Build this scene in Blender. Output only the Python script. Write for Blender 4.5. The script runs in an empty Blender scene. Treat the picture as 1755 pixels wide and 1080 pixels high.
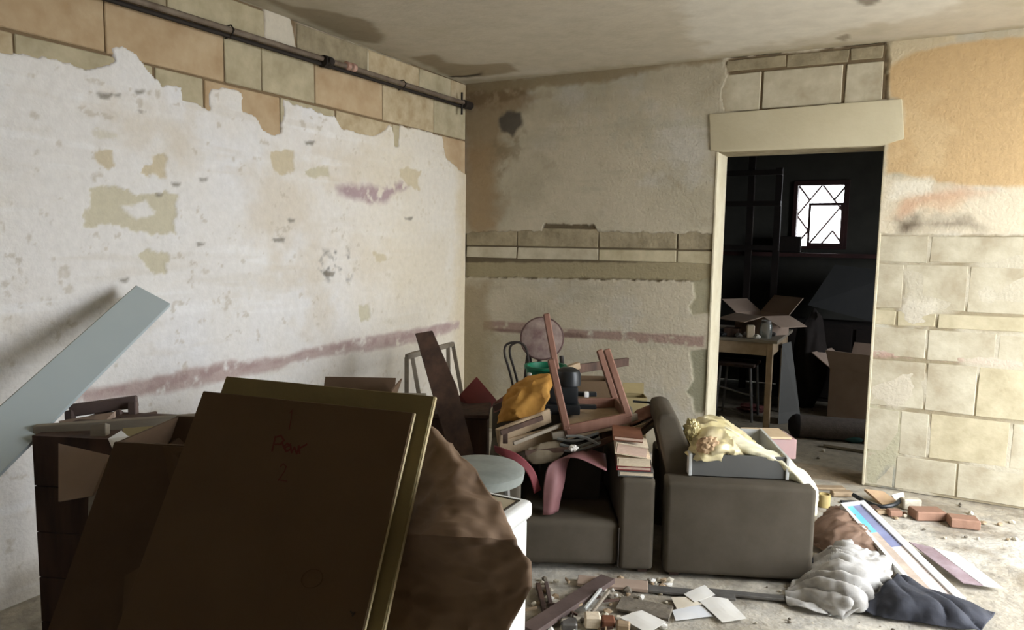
import bpy, bmesh, math, random
import numpy as np
from mathutils import Vector, Matrix, noise as mnoise

# ------------------------------------------------------------------ camera, world, exposure
scene = bpy.context.scene
COL = scene.collection
random.seed(7)
EYE = Vector((0, 0, 1.4614)); FPX = 1251.82
RIGHT = Vector((0.88240357, 0.4702275, 0.01581296))
DOWN = Vector((0.06192358, -0.08275424, -0.99464426))
FWD = Vector((-0.46640049, 0.87865684, -0.1021408))
cam = bpy.data.cameras.new('camera'); cam.sensor_width = 36; cam.lens = 36 * FPX / 1755; cam.clip_start = 0.05
camo = bpy.data.objects.new('camera', cam); COL.objects.link(camo)
camo.matrix_world = Matrix(((RIGHT.x, -DOWN.x, -FWD.x, EYE.x), (RIGHT.y, -DOWN.y, -FWD.y, EYE.y), (RIGHT.z, -DOWN.z, -FWD.z, EYE.z), (0, 0, 0, 1)))
scene.camera = camo
vs = scene.view_settings
vs.view_transform = 'Standard'; vs.look = 'None'; vs.gamma = 1; vs.use_curve_mapping = False
vs.exposure = 1.95
w = bpy.data.worlds.new('world'); scene.world = w; w.use_nodes = True
bg = w.node_tree.nodes['Background']; bg.inputs[0].default_value = (0.94, 0.98, 1.03, 1); bg.inputs[1].default_value = 4.0   # bright overcast sky
try:
    scene.cycles.max_bounces = 10; scene.cycles.diffuse_bounces = 7
except Exception: pass

# room: left wall x=-3, back wall y=4.86, floor z=0, ceiling z=2.635, right wall x=1.75 with a wide open doorway
XL, YB, ZC, XR, YF = -3.0, 4.86, 2.635, 1.75, -2.2
OPY0, OPY1, OPZ = 2.5, 4.45, 2.4
DX0, DX1, DZ, WT = -1.09, -0.13, 2.048, 0.26
YB2 = 8.0       # far wall of the room behind
def portal(name, loc, rot, sx, sy):
    l = bpy.data.lights.new(name, 'AREA'); l.shape = 'RECTANGLE'; l.size = sx; l.size_y = sy; l.cycles.is_portal = True
    o = bpy.data.objects.new(name, l); COL.objects.link(o); o.location = loc; o.rotation_euler = rot
portal('doorway_portal', (XR + 0.16, (OPY0 + OPY1) / 2, OPZ / 2), (0, math.pi / 2, 0), OPZ, OPY1 - OPY0)
portal('added_opening_portal', (XR + 0.16, 6.1, 1.35), (0, math.pi / 2, 0), 1.1, 0.8)  # unseen opening, added to brighten the room behind
portal('window_portal', (-0.755, YB2 + 0.17, 1.76), (-math.pi / 2, 0, 0), 0.45, 0.62)

# ------------------------------------------------------------------ placing helpers (points of the room)
def ray(x, y): return RIGHT * ((x - 877.5) / FPX) + DOWN * ((y - 540) / FPX) + FWD
def at(x, y, d): return EYE + ray(x, y) * d
def atz(x, y, z): r = ray(x, y); return EYE + r * ((z - EYE.z) / r.z)
def onL(x, y): r = ray(x, y); p = EYE + r * ((XL) / r.x); return (p.y, p.z)
def onB(x, y): r = ray(x, y); p = EYE + r * ((YB) / r.y); return (p.x, p.z)
def onC(x, y): p = atz(x, y, ZC); return (p.x, p.y)
U = Vector((0.887, 0.462, 0)); V = Vector((-0.462, 0.887, 0)); Z = Vector((0, 0, 1))

# ------------------------------------------------------------------ materials
def lin(c): c /= 255.0; return c / 12.92 if c <= 0.04045 else ((c + 0.055) / 1.055) ** 2.4
def S(r, g, b, k=0.14):
    y = 0.3 * r + 0.59 * g + 0.11 * b
    return (lin(r + (y - r) * k), lin(g + (y - g) * k), lin(b + (y - b) * k), 1)
MATS = {}
def mat(name, c1, c2=None, scale=8, rough=0.8, bump=0.0, bscale=None, attr=False, metal=0.0, detail=4, stretch=None, trans=0.0, spec=0.3, alpha=1.0):
    if name in MATS: return MATS[name]
    m = bpy.data.materials.new(name); m.use_nodes = True; nt = m.node_tree; N = nt.nodes; L = nt.links
    b = N['Principled BSDF']; b.inputs['Roughness'].default_value = rough; b.inputs['Metallic'].default_value = metal
    b.inputs['Specular IOR Level'].default_value = spec
    if trans: b.inputs['Transmission Weight'].default_value = trans
    tc = N.new('ShaderNodeTexCoord'); mp = N.new('ShaderNodeMapping'); L.new(tc.outputs['Object'], mp.inputs[0])
    if stretch: mp.inputs['Scale'].default_value = stretch
    n = N.new('ShaderNodeTexNoise'); n.inputs['Scale'].default_value = scale; n.inputs['Detail'].default_value = detail; n.inputs['Roughness'].default_value = 0.62
    L.new(mp.outputs[0], n.inputs[0])
    rp = N.new('ShaderNodeValToRGB'); rp.color_ramp.elements[0].position = 0.32; rp.color_ramp.elements[1].position = 0.68
    rp.color_ramp.elements[0].color = c1; rp.color_ramp.elements[1].color = c2 or c1
    L.new(n.outputs[0], rp.inputs[0])
    if attr:
        a = N.new('ShaderNodeAttribute'); a.attribute_name = 'Col'
        mx = N.new('ShaderNodeMix'); mx.data_type = 'RGBA'; mx.blend_type = 'MULTIPLY'; mx.inputs[0].default_value = 1
        L.new(a.outputs[0], mx.inputs[6]); L.new(rp.outputs[0], mx.inputs[7]); L.new(mx.outputs[2], b.inputs['Base Color'])
    else: L.new(rp.outputs[0], b.inputs['Base Color'])
    if bump:
        n2 = N.new('ShaderNodeTexNoise'); n2.inputs['Scale'].default_value = bscale or scale * 3; n2.inputs['Detail'].default_value = 5
        L.new(mp.outputs[0], n2.inputs[0]); bp = N.new('ShaderNodeBump'); bp.inputs['Strength'].default_value = bump; bp.inputs['Distance'].default_value = 0.02
        L.new(n2.outputs[0], bp.inputs['Height']); L.new(bp.outputs[0], b.inputs['Normal'])
    MATS[name] = m; return m
W3 = (0.95, 0.95, 0.945, 1); W1 = (1.04, 1.04, 1.04, 1)
m_wall = mat('aged_plaster', W3, W1, 26, 0.92, 0.25, 60, attr=True, spec=0.1)
m_ceil = mat('ceiling_paint', (0.92, 0.92, 0.92, 1), (1.05, 1.05, 1.05, 1), 9, 0.9, 0.12, 30, attr=True, spec=0.1)
m_floor = mat('dusty_concrete', (0.72, 0.72, 0.72, 1), (1.12, 1.1, 1.06, 1), 14, 0.9, 0.3, 50, attr=True, spec=0.15)
m_core = mat('wall_core', S(196, 186, 158), S(214, 206, 182), 7, 0.92, 0.2)
stones = [mat('limestone_a', S(172, 150, 114), S(200, 184, 150), 9, 0.95, 0.14, 40, spec=0.1), mat('limestone_b', S(168, 156, 124), S(194, 182, 150), 7, 0.95, 0.14, 40, spec=0.1),
          mat('limestone_c', S(178, 148, 110), S(196, 172, 136), 5, 0.95, 0.14, 40, spec=0.1)]
paleston = mat('limestone_pale', S(166, 154, 128), S(194, 186, 162), 6, 0.95, 0.14, 40, spec=0.1)
greystone = mat('limestone_grey', S(134, 122, 96), S(168, 154, 124), 9, 0.95, 0.35, 30, spec=0.1)
m_dark = mat('dark_grey_wall', S(70, 69, 64), S(80, 79, 73), 4, 0.95, 0.15, spec=0.1)  # even dark grey for the surfaces of the room behind
m_card = mat('cardboard', S(102, 80, 57), S(110, 87, 63), 3, 0.85, 0.05, 60, spec=0.15)
m_cardb = mat('cardboard_olive', S(136, 120, 80), S(144, 128, 88), 3, 0.85, 0.05, 60, spec=0.15)
m_cardlit = mat('lit_card_edge', S(205, 190, 150), S(186, 168, 124), 40, 0.9)  # light caught by the right-hand carton edges, put into the colour
m_cardd = mat('cardboard_brown', S(90, 70, 52), S(104, 82, 62), 4, 0.85, 0.1, spec=0.15)
m_cardp = mat('cardboard_pinkish', S(170, 146, 128), S(184, 160, 142), 4, 0.85, 0.05, spec=0.15)
m_kraft = mat('kraft_paper', S(132, 106, 84), S(146, 120, 96), 5, 0.75, 0.1, 14, spec=0.2)
m_white = mat('white_enamel', S(238, 240, 238), S(228, 230, 226), 3, 0.35, spec=0.5)
m_beige = mat('beige_top', S(196, 184, 156), S(180, 166, 136), 12, 0.6)
m_black = mat('black_plastic', S(30, 33, 36), S(40, 43, 46), 6, 0.4, spec=0.4)
m_seam = mat('dark_seam', S(74, 64, 52), S(54, 46, 38), 10, 0.8)
m_uph = mat('grey_upholstery', S(80, 73, 61), S(92, 84, 72), 5, 0.9, 0.04, 260, spec=0.1)
m_uphd = mat('dark_upholstery', S(46, 40, 34), S(54, 48, 42), 5, 0.85, 0.1, spec=0.2)
m_wood = mat('red_brown_wood', S(118, 78, 62), S(146, 104, 86), 9, 0.55, 0.05, stretch=(1, 1, 0.15))
m_woodd = mat('dark_old_wood', S(98, 72, 58), S(58, 44, 38), 9, 0.8, 0.2, stretch=(1, 1, 0.2))
m_woodg = mat('grey_weathered_wood', S(150, 140, 122), S(124, 112, 96), 10, 0.85, 0.15, stretch=(0.3, 0.3, 1))
m_woodt = mat('tan_wood', S(156, 132, 102), S(176, 152, 120), 10, 0.8, 0.15)
m_woodp = mat('purple_brown_wood', S(104, 86, 80), S(86, 70, 66), 8, 0.7, 0.1)
m_seat = mat('worn_seat_vinyl', S(104, 78, 74), S(148, 130, 118), 10, 0.7, 0.1)
m_bent = mat('black_bentwood', S(44, 38, 34), S(58, 50, 44), 10, 0.45)
m_blue = mat('pale_blue_laminate', S(186, 200, 202), S(180, 194, 198), 2, 0.6)
m_bluee = mat('plank_edge', S(96, 92, 76), S(110, 104, 88), 20, 0.9)
m_green = mat('green_plastic', S(20, 112, 78), S(26, 124, 88), 4, 0.45)
m_ochre = mat('ochre_cloth', S(190, 136, 53), S(171, 116, 42), 9, 0.85, 0.15, 30)
m_red = mat('dark_red_vinyl', S(112, 40, 38), S(94, 34, 34), 8, 0.6, 0.05)
m_pink = mat('pink_vinyl', S(142, 98, 98), S(126, 78, 80), 6, 0.6)
m_crim = mat('crimson_strap', S(136, 58, 64), S(120, 48, 54), 6, 0.6)
m_page = mat('book_pages', S(236, 220, 192), S(216, 196, 166), 60, 0.9, stretch=(1, 1, 8))
m_pagep = mat('book_pages_pink', S(236, 206, 186), S(218, 184, 164), 60, 0.9, stretch=(1, 1, 8))
m_brown = mat('brown_cover', S(128, 78, 52), S(112, 66, 44), 8, 0.7)
m_redc = mat('red_cover', S(150, 44, 48), S(134, 38, 42), 8, 0.6)
m_greyc = mat('grey_cover', S(104, 104, 98), S(92, 92, 88), 8, 0.7)
m_gpanel = mat('grey_panel', S(102, 102, 99), S(94, 94, 91), 3, 0.7)
m_lpanel = mat('light_grey_edge', S(206, 208, 204), S(196, 198, 194), 6, 0.6)
m_bag = mat('yellow_plastic_bag', S(212, 196, 135), S(200, 185, 148), 9, 0.35, 0.1, 20, spec=0.5)
m_bagw = mat('pale_plastic_bag', S(240, 234, 206), S(230, 222, 180), 9, 0.35, 0.1, 20, spec=0.5)
m_bagi = mat('bag_contents', S(176, 140, 108), S(196, 164, 120), 12, 0.7)
m_leather = mat('brown_crumpled_paper', S(122, 94, 76), S(140, 112, 92), 9, 0.6, 0.2, 24)
m_wcloth = mat('dirty_white_cloth', S(200, 198, 194), S(156, 152, 146), 8, 0.9, 0.1, 60)
m_kcloth = mat('charcoal_cloth', S(48, 50, 58), S(60, 62, 72), 8, 0.8, 0.1, 60)
m_frame = mat('white_frame', S(236, 236, 232), S(224, 222, 218), 8, 0.6)
m_paper = mat('white_paper', S(232, 230, 224), S(222, 218, 208), 5, 0.85)
m_plast = mat('plaster_rubble', S(206, 198, 178), S(176, 166, 144), 12, 0.95, 0.3)
m_rub = mat('grey_rubble', S(132, 122, 106), S(100, 92, 80), 12, 0.95, 0.3)
m_terra = mat('terracotta', S(158, 118, 96), S(144, 107, 86), 10, 0.9, 0.2)
m_cable = mat('grey_cable', S(116, 118, 116), S(92, 94, 92), 10, 0.5)
m_metal = mat('dull_metal', S(128, 126, 122), S(98, 94, 90), 12, 0.5, 0.05, metal=0.5)
m_pipe = mat('rusty_grey_pipe', S(132, 118, 102), S(104, 88, 74), 12, 0.6, 0.1, metal=0.2)
m_pipek = mat('black_pipe', S(46, 38, 32), S(36, 30, 26), 8, 0.7)
m_maroon = mat('maroon_painted_frame', S(84, 52, 50), S(66, 42, 42), 6, 0.6)
m_rack = mat('black_brown_timber', S(44, 36, 32), S(34, 28, 26), 8, 0.85)
m_stool = mat('grey_green_vinyl', S(150, 156, 150), S(128, 134, 128), 9, 0.6, 0.05)
m_carpet = mat('grey_brown_carpet', S(98, 88, 82), S(84, 76, 70), 30, 0.95, 0.2)
m_carpk = mat('dark_carpet_end', S(26, 22, 22), S(34, 30, 28), 20, 0.95)
m_glass = mat('jar_glass', S(200, 210, 205), None, 4, 0.1, trans=0.8)
m_teal = mat('teal_plastic', S(40, 84, 80), S(34, 72, 70), 6, 0.6)
m_mark = mat('red_marker', S(106, 46, 36), S(100, 56, 42), 10, 0.8)
m_deboss = mat('deboss_shade', S(96, 72, 44), S(88, 66, 40), 10, 0.8)
m_ground = mat('outside_paving', S(196, 192, 184), S(180, 176, 168), 3, 0.9)

# ------------------------------------------------------------------ mesh helpers
def tag(o, label=None, cat=None, group=None, kind=None):
    if label: o['label'] = label
    if cat: o['category'] = cat
    if group: o['group'] = group
    if kind: o['kind'] = kind
    return o
def thing(name, loc, label, cat, group=None, kind=None):
    o = bpy.data.objects.new(name, None); COL.objects.link(o); o.location = loc; o.empty_display_size = 0.05
    return tag(o, label, cat, group, kind)
def rootloc(p):
    v = Vector((0, 0, 0))
    while p is not None: v = v + p.location; p = p.parent
    return v
class B:
    def __init__(s): s.v = []; s.f = []
    def add(s, vs, fs):
        n = len(s.v); s.v += [Vector(v) for v in vs]; s.f += [tuple(i + n for i in f) for f in fs]; return s
    def obox(s, c, ax, hs):
        a, b, d = [Vector(x) * h for x, h in zip(ax, hs)]; c = Vector(c)
        vs = [c + a * i + b * j + d * k for k in (-1, 1) for j in (-1, 1) for i in (-1, 1)]
        if a.cross(b).dot(d) < 0: vs = [c + a * i + b * j - d * k for k in (-1, 1) for j in (-1, 1) for i in (-1, 1)]
        return s.add(vs, [(0, 2, 3, 1), (4, 5, 7, 6), (0, 1, 5, 4), (2, 6, 7, 3), (0, 4, 6, 2), (1, 3, 7, 5)])
    def box(s, x0, x1, y0, y1, z0, z1):
        return s.obox(((x0 + x1) / 2, (y0 + y1) / 2, (z0 + z1) / 2), ((1, 0, 0), (0, 1, 0), (0, 0, 1)), (abs(x1 - x0) / 2, abs(y1 - y0) / 2, abs(z1 - z0) / 2))
    def bar(s, p, q, w, t, side=None):
        p, q = Vector(p), Vector(q); d = (q - p); l = d.length; d.normalize()
        a = Vector(side) if side is not None else (RIGHT if abs(d.dot(RIGHT)) < 0.8 else Z)
        a = (a - d * a.dot(d)).normalized(); b = d.cross(a)
        return s.obox((p + q) / 2, (a, b, d), (w / 2, t / 2, l / 2))
    def slab(s, pts, t):
        """polygon pts (any plane) extruded by vector t"""
        pts = [Vector(p) for p in pts]; t = Vector(t); n = len(pts)
        nr = (pts[1] - pts[0]).cross(pts[2] - pts[0])
        if nr.dot(t) > 0: pts = pts[::-1]
        return s.add(pts + [p + t for p in pts], [tuple(range(n)), tuple(range(2 * n - 1, n - 1, -1))] + [(i, i + n, (i + 1) % n + n, (i + 1) % n) for i in range(n)])
    def tube(s, pts, r, seg=8, close=False):
        pts = [Vector(p) for p in pts]; n = len(pts); rs = r if isinstance(r, (list, tuple)) else [r] * n
        rings = []; prev = None
        for i, p in enumerate(pts):
            d = (pts[(i + 1) % n] - pts[i - 1]) if close else (pts[min(i + 1, n - 1)] - pts[max(i - 1, 0)])
            d.normalize()
            a = prev if prev is not None else (Vector((0, 0, 1)) if abs(d.z) < 0.9 else Vector((1, 0, 0)))
            a = (a - d * a.dot(d)).normalized(); prev = a; b = d.cross(a)
            rings.append([p + (a * math.cos(2 * math.pi * k / seg) + b * math.sin(2 * math.pi * k / seg)) * rs[i] for k in range(seg)])
        vs = [v for r_ in rings for v in r_]; fs = []
        for i in range(n if close else n - 1):
            j = (i + 1) % n
            for k in range(seg): fs.append((i * seg + k, i * seg + (k + 1) % seg, j * seg + (k + 1) % seg, j * seg + k))
        if not close: fs += [tuple(range(seg - 1, -1, -1)), tuple((n - 1) * seg + k for k in range(seg))]
        return s.add(vs, fs)
    def lathe(s, c, prof, axis=Z, seg=28):
        """prof: (radius, height) pairs along axis from c"""
        c = Vector(c); axis = Vector(axis).normalized(); a = axis.orthogonal().normalized(); b = axis.cross(a)
        vs = [c + axis * h + (a * math.cos(2 * math.pi * k / seg) + b * math.sin(2 * math.pi * k / seg)) * r for r, h in prof for k in range(seg)]
        fs = [(i * seg + k, i * seg + (k + 1) % seg, (i + 1) * seg + (k + 1) % seg, (i + 1) * seg + k) for i in range(len(prof) - 1) for k in range(seg)]
        fs += [tuple(range(seg - 1, -1, -1)), tuple((len(prof) - 1) * seg + k for k in range(seg))]
        return s.add(vs, fs)
    def obj(s, name, m, parent=None, bevel=0, smooth=False, label=None, cat=None, group=None, kind=None, seg=2):
        if parent is None:
            zs = min(v.z for v in s.v); c = sum(s.v, Vector()) / len(s.v); off = Vector((c.x, c.y, zs))
        else: off = rootloc(parent)
        me = bpy.data.meshes.new(name); me.from_pydata([tuple(v - off) for v in s.v], [], s.f)
        if bevel:
            bm = bmesh.new(); bm.from_mesh(me)
            es = [e for e in bm.edges if len(e.link_faces) == 2 and e.calc_face_angle(0) > 0.5]
            bmesh.ops.bevel(bm, geom=es, offset=bevel, segments=seg, affect='EDGES', profile=0.6, clamp_overlap=True)
            bm.to_mesh(me); bm.free()
        me.materials.append(m)
        if smooth or (bevel and seg > 1):
            for p in me.polygons: p.use_smooth = True
            try: me.set_sharp_from_angle(angle=0.7)
            except Exception: pass
        o = bpy.data.objects.new(name, me); COL.objects.link(o)
        if parent is None: o.location = off
        else: o.parent = parent
        return tag(o, label, cat, group, kind)
def crom(p0, p1, p2, p3, t):
    return 0.5 * ((2 * p1) + (p2 - p0) * t + (2 * p0 - 5 * p1 + 4 * p2 - p3) * t * t + (3 * p1 - p0 - 3 * p2 + p3) * t ** 3)
def smooth_pts(pts, n=5):
    pts = [Vector(p) for p in pts]; c = [pts[0] * 2 - pts[1]] + pts + [pts[-1] * 2 - pts[-2]]
    return [crom(c[i], c[i + 1], c[i + 2], c[i + 3], j / n) for i in range(len(pts) - 1) for j in range(n)] + [pts[-1]]
def patch(name, rows, m, parent=None, n=8, amp=0.01, sc=12, thick=0.003, seed=0, sharp=False, flat=None, minz=None, fold=None, linr=False, **k):
    """a sheet through a grid of points, wrinkled"""
    rows = [[Vector(p) for p in r] for r in rows]
    def spl(pts, ln=False):
        out = []; c = [pts[0] * 2 - pts[1]] + pts + [pts[-1] * 2 - pts[-2]]
        if ln: return [pts[i].lerp(pts[i + 1], j / n) for i in range(len(pts) - 1) for j in range(n)] + [pts[-1]]
        for i in range(len(pts) - 1):
            for j in range(n): out.append(crom(c[i], c[i + 1], c[i + 2], c[i + 3], j / n))
        return out + [pts[-1]]
    g = [spl(r) for r in rows]; cols = [spl([r[i] for r in g], linr) for i in range(len(g[0]))]
    nr, nc = len(cols[0]), len(cols); vs = []
    for i in range(nr):
        for j in range(nc):
            p = cols[j][i]
            q = p * sc + Vector((seed * 7.1, seed * 3.3, seed * 5.7))
            if fold: fa = Vector(fold[0]).normalized(); q = q - fa * (q.dot(fa) * (1 - 1 / fold[1])) + Vector((1, 1, 1)) * 0.6 * mnoise.noise(p * 9)
            du = cols[min(j + 1, nc - 1)][i] - cols[max(j - 1, 0)][i]; dv = cols[j][min(i + 1, nr - 1)] - cols[j][max(i - 1, 0)]
            nn = du.cross(dv); nn = nn.normalized() if nn.length > 1e-9 else Z
            if sharp == 'facet':
                w4 = mnoise.voronoi(q)[0]; w5 = mnoise.voronoi(q * 2.3 + Vector((3, 1, 2)))[0]; d = 1.3 * min(w4[1] - w4[0], 0.9) + 0.5 * min(w5[1] - w5[0], 0.9) - 0.6
            elif isinstance(sharp, tuple):
                rv = p - sharp[1]; rv.z = 0; wob = mnoise.noise(p * 6) * 2.6
                ph = rv.length * sharp[2] + wob * 2.6 + 2.0 * mnoise.noise(p * 14) if sharp[0] == 'ring' else math.atan2(rv.y, rv.x) * sharp[2] + wob * 1.4 + rv.length * 4
                d = (1 - 2 * abs(math.sin(ph * 0.5)) ** 0.7) * (0.55 + 1.1 * mnoise.noise(p * 9 + Vector((4, 4, 4)))) + 0.3 * mnoise.noise(p * 30)
            elif sharp == 'soft': d = mnoise.noise(q) + 0.45 * (1 - 2 * abs(mnoise.noise(q * 1.7))) - 0.2
            elif sharp: d = 1 - 2 * abs(mnoise.noise(q)) + 0.5 * (1 - 2 * abs(mnoise.noise(q * 2.1))) - 0.7
            else: d = mnoise.noise(q) + 0.5 * mnoise.noise(q * 2.3)
            v = p + nn * (d * amp)
            if minz is not None: v.z = max(v.z, minz)
            vs.append(v)
    fs = [(i * nc + j, i * nc + j + 1, (i + 1) * nc + j + 1, (i + 1) * nc + j) for i in range(nr - 1) for j in range(nc - 1)]
    b = B(); b.add(vs, fs)
    o = b.obj(name, m, parent, smooth=not flat, **k)
    bm = bmesh.new(); bm.from_mesh(o.data); bmesh.ops.recalc_face_normals(bm, faces=bm.faces)
    bmesh.ops.solidify(bm, geom=list(bm.faces), thickness=thick); bm.to_mesh(o.data); bm.free()
    for p in o.data.polygons: p.use_smooth = not flat
    return o
def blob(name, c, rad, m, parent=None, ax=None, amp=0.2, sc=3.0, seed=0, sub=4, flatz=None, sharp=False, fold=None, **k):
    c = Vector(c); ax = ax or (Vector((1, 0, 0)), Vector((0, 1, 0)), Z)
    bm = bmesh.new(); bmesh.ops.create_icosphere(bm, subdivisions=sub, radius=1)
    b = B(); vs = []
    for v in bm.verts:
        d = v.co.normalized(); q = d * sc + Vector((seed * 5.3, seed * 2.1, seed * 9.7))
        if fold: q = Vector((q.x * fold[0], q.y * fold[1], q.z * fold[2]))
        if sharp == 'facet': w4 = mnoise.voronoi(q)[0]; w5 = mnoise.voronoi(q * 2.1)[0]
        nz = (1.3 * min(w4[1] - w4[0], 0.9) + 0.6 * min(w5[1] - w5[0], .9) - 0.6) if sharp == 'facet' else (1 - 2 * abs(mnoise.noise(q)) - 0.4) if sharp else mnoise.noise(q) + 0.5 * mnoise.noise(q * 2.2)
        r = 1 + amp * nz
        p = c + ax[0] * (d.x * r * rad[0]) + ax[1] * (d.y * r * rad[1]) + ax[2] * (d.z * r * rad[2])
        if flatz is not None: p.z = max(p.z, flatz)
        vs.append(p)
    b.add(vs, [tuple(v.index for v in f.verts) for f in bm.faces]); bm.free()
    return b.obj(name, m, parent, smooth=k.pop('smooth', True), **k)

# ------------------------------------------------------------------ numpy noise and painted height fields
def _h(ix, iy, s):
    n = (ix.astype(np.int64) * 374761393 + iy.astype(np.int64) * 668265263 + s * 974634777) & 0xffffffff
    n = ((n ^ (n >> 13)) * 1274126177) & 0xffffffff
    return ((n ^ (n >> 16)) & 0xffff) / 65535.0
def vn(x, y, s):
    ix, iy = np.floor(x), np.floor(y); fx, fy = x - ix, y - iy; fx = fx * fx * (3 - 2 * fx); fy = fy * fy * (3 - 2 * fy)
    a, b, c, d = _h(ix, iy, s), _h(ix + 1, iy, s), _h(ix, iy + 1, s), _h(ix + 1, iy + 1, s)
    return (a * (1 - fx) + b * fx) * (1 - fy) + (c * (1 - fx) + d * fx) * fy
def fbm(x, y, f, s, o=4):
    r = 0; a = 0.5; t = 0
    for i in range(o): r = r + a * vn(x * f, y * f, s + i * 17); t += a; f *= 2.05; a *= 0.55
    return r / t * 2 - 1
def sdpoly(x, y, P):
    d = np.full(x.shape, 1e9); ins = np.zeros(x.shape, bool); n = len(P)
    for i in range(n):
        ax, ay = P[i]; bx, by = P[(i + 1) % n]; ex, ey = bx - ax, by - ay
        t = np.clip(((x - ax) * ex + (y - ay) * ey) / (ex * ex + ey * ey + 1e-12), 0, 1)
        d = np.minimum(d, np.hypot(x - ax - t * ex, y - ay - t * ey))
        c = ((ay > y) != (by > y)) & (x < (bx - ax) * (y - ay) / (by - ay + 1e-12) + ax); ins ^= c
    return np.where(ins, -d, d)
class Field:
    def __init__(s, us, vs, base, seed):
        s.u, s.v = np.meshgrid(us, vs, indexing='ij'); s.us, s.vs = us, vs; s.seed = seed
        s.col = np.ones(s.u.shape + (3,)) * np.array(base[:3]); s.h = 0.0022 * fbm(s.u, s.v, 5, seed, 5); s.bare = np.zeros(s.u.shape)
    def mask(s, P, rag=0.02, soft=0.006, f=9, sd=0):
        m = (s.u > min(p[0] for p in P) - .35) & (s.u < max(p[0] for p in P) + .35) & (s.v > min(p[1] for p in P) - .35) & (s.v < max(p[1] for p in P) + .35)
        out = np.zeros(s.u.shape)
        if not m.any(): return out
        x, y = s.u[m], s.v[m]
        d = sdpoly(x, y, P) + rag * (fbm(x, y, f, s.seed + 50 + sd, 4) * 1.4)
        out[m] = np.clip(0.5 - d / (2 * soft), 0, 1); return out
    def paint(s, P, c, op=1.0, rag=0.02, soft=0.006, dep=0.0, f=9, sd=0, patchy=0.0):
        k = s.mask(P, rag, soft, f, sd)
        if patchy: k = k * np.clip(0.5 + (fbm(s.u, s.v, 16, s.seed + 90 + sd, 4) + 0.25 - patchy) * 3, 0, 1)
        s.h = s.h * (1 - k) + k * (-dep + 0.3 * s.h) if dep else s.h
        k = (k * op)[..., None]; s.col = s.col * (1 - k) + k * np.array(c[:3]); return s
    def mottle(s, c, f, th, op, sd, soft=0.15):
        k = np.clip((fbm(s.u, s.v, f, s.seed + sd, 5) - th) / soft, 0, 1)[..., None] * op
        s.col = s.col * (1 - k) + k * np.array(c[:3]); return s
    def brush(s, c, fu, fv, th, op, sd):
        k = np.clip((fbm(s.u * fu, s.v * fv, 1.0, s.seed + sd, 5) - th) / 0.3, 0, 1)[..., None] * op
        s.col = s.col * (1 - k) + k * np.array(c[:3]); return s
    def obj(s, name, fn, m, hole=None, **k):
        nu, nv = s.u.shape; P = fn(s.u, s.v, s.h)
        vs = np.stack(P, -1).reshape(-1, 3)
        i, j = np.meshgrid(np.arange(nu - 1), np.arange(nv - 1), indexing='ij')
        if hole is not None:
            cu = (s.us[:-1] + s.us[1:]) / 2; cv = (s.vs[:-1] + s.vs[1:]) / 2; ok = ~hole(cu[:, None], cv[None, :]); i, j = i[ok], j[ok]
        i, j = i.ravel(), j.ravel()
        fs = np.stack([i * nv + j, (i + 1) * nv + j, (i + 1) * nv + j + 1, i * nv + j + 1], -1)
        me = bpy.data.meshes.new(name); me.vertices.add(len(vs)); me.vertices.foreach_set('co', vs.ravel().astype(np.float32))
        me.loops.add(len(fs) * 4); me.loops.foreach_set('vertex_index', fs.ravel().astype(np.int32))
        me.polygons.add(len(fs)); me.polygons.foreach_set('loop_start', np.arange(len(fs), dtype=np.int32) * 4); me.polygons.foreach_set('loop_total', np.full(len(fs), 4, np.int32))
        me.update(calc_edges=True); me.validate()
        a = me.attributes.new('Col', 'FLOAT_COLOR', 'POINT'); c = np.concatenate([np.clip(s.col.reshape(-1, 3), 0, 1), np.ones((len(vs), 1))], 1)
        a.data.foreach_set('color', c.ravel().astype(np.float32)); me.materials.append(m)
        o = bpy.data.objects.new(name, me); COL.objects.link(o); return tag(o, **k)
def seq(*parts):
    return np.unique(np.round(np.concatenate([np.linspace(a, b, n) for a, b, n in parts]), 5))
LP = lambda *pts: [onL(*p) for p in pts]
BP = lambda *pts: [(XR + 0.1, onB(*p)[1]) if p[0] >= 1790 else onB(*p) for p in pts]   # far-right points run on to the end of the wall
CP = lambda *pts: [onC(*p) for p in pts]

# ------------------------------------------------------------------ left wall
plaster = S(230, 227, 223); stone = S(204, 182, 140); stone2 = S(204, 196, 168); pinkc = S(184, 160, 154)
F = Field(seq((YF, 0.6, 10), (0.6, 4.86, 540)), seq((0, ZC, 334)), plaster, 3)
F.mottle(S(224, 214, 198), 1.3, 0.05, 0.6, 5, 0.6).mottle(S(228, 230, 236), 1.1, 0.0, 0.7, 25, 0.5).mottle(S(214, 205, 190), 7, 0.3, 0.35, 9, 0.3)
F.brush(S(214, 206, 192), 2.0, 14, 0.25, 0.4, 71).brush(S(240, 240, 240), 1.5, 18, 0.2, 0.5, 77)
for i, P_ in enumerate([[(420, 280), (520, 290), (540, 420), (430, 400)], [(560, 250), (700, 270), (690, 330), (570, 310)], [(600, 420), (760, 400), (770, 520), (640, 500)], [(180, 190), (330, 200), (320, 250), (170, 250)], [(470, 415), (560, 440), (540, 500), (470, 470)], [(520, 480), (570, 490), (560, 580), (525, 570)]]):
    F.paint(LP(*P_), S(212, 198, 174), 0.5, 0.12, 0.09, sd=100 + i)
F.mottle(S(190, 178, 156), 22, 0.42, 0.5, 131, 0.1)
# yellowing towards the corner of the room
F.paint([(3.9, -0.2), (5.2, -0.2), (5.2, 2.8), (3.6, 2.8)], S(218, 206, 180), 0.55, 0.15, 0.35)
F.paint([(4.72, -0.2), (5.2, -0.2), (5.2, 2.8), (4.75, 2.8)], S(210, 192, 152), 0.6, 0.06, 0.08)
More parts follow.
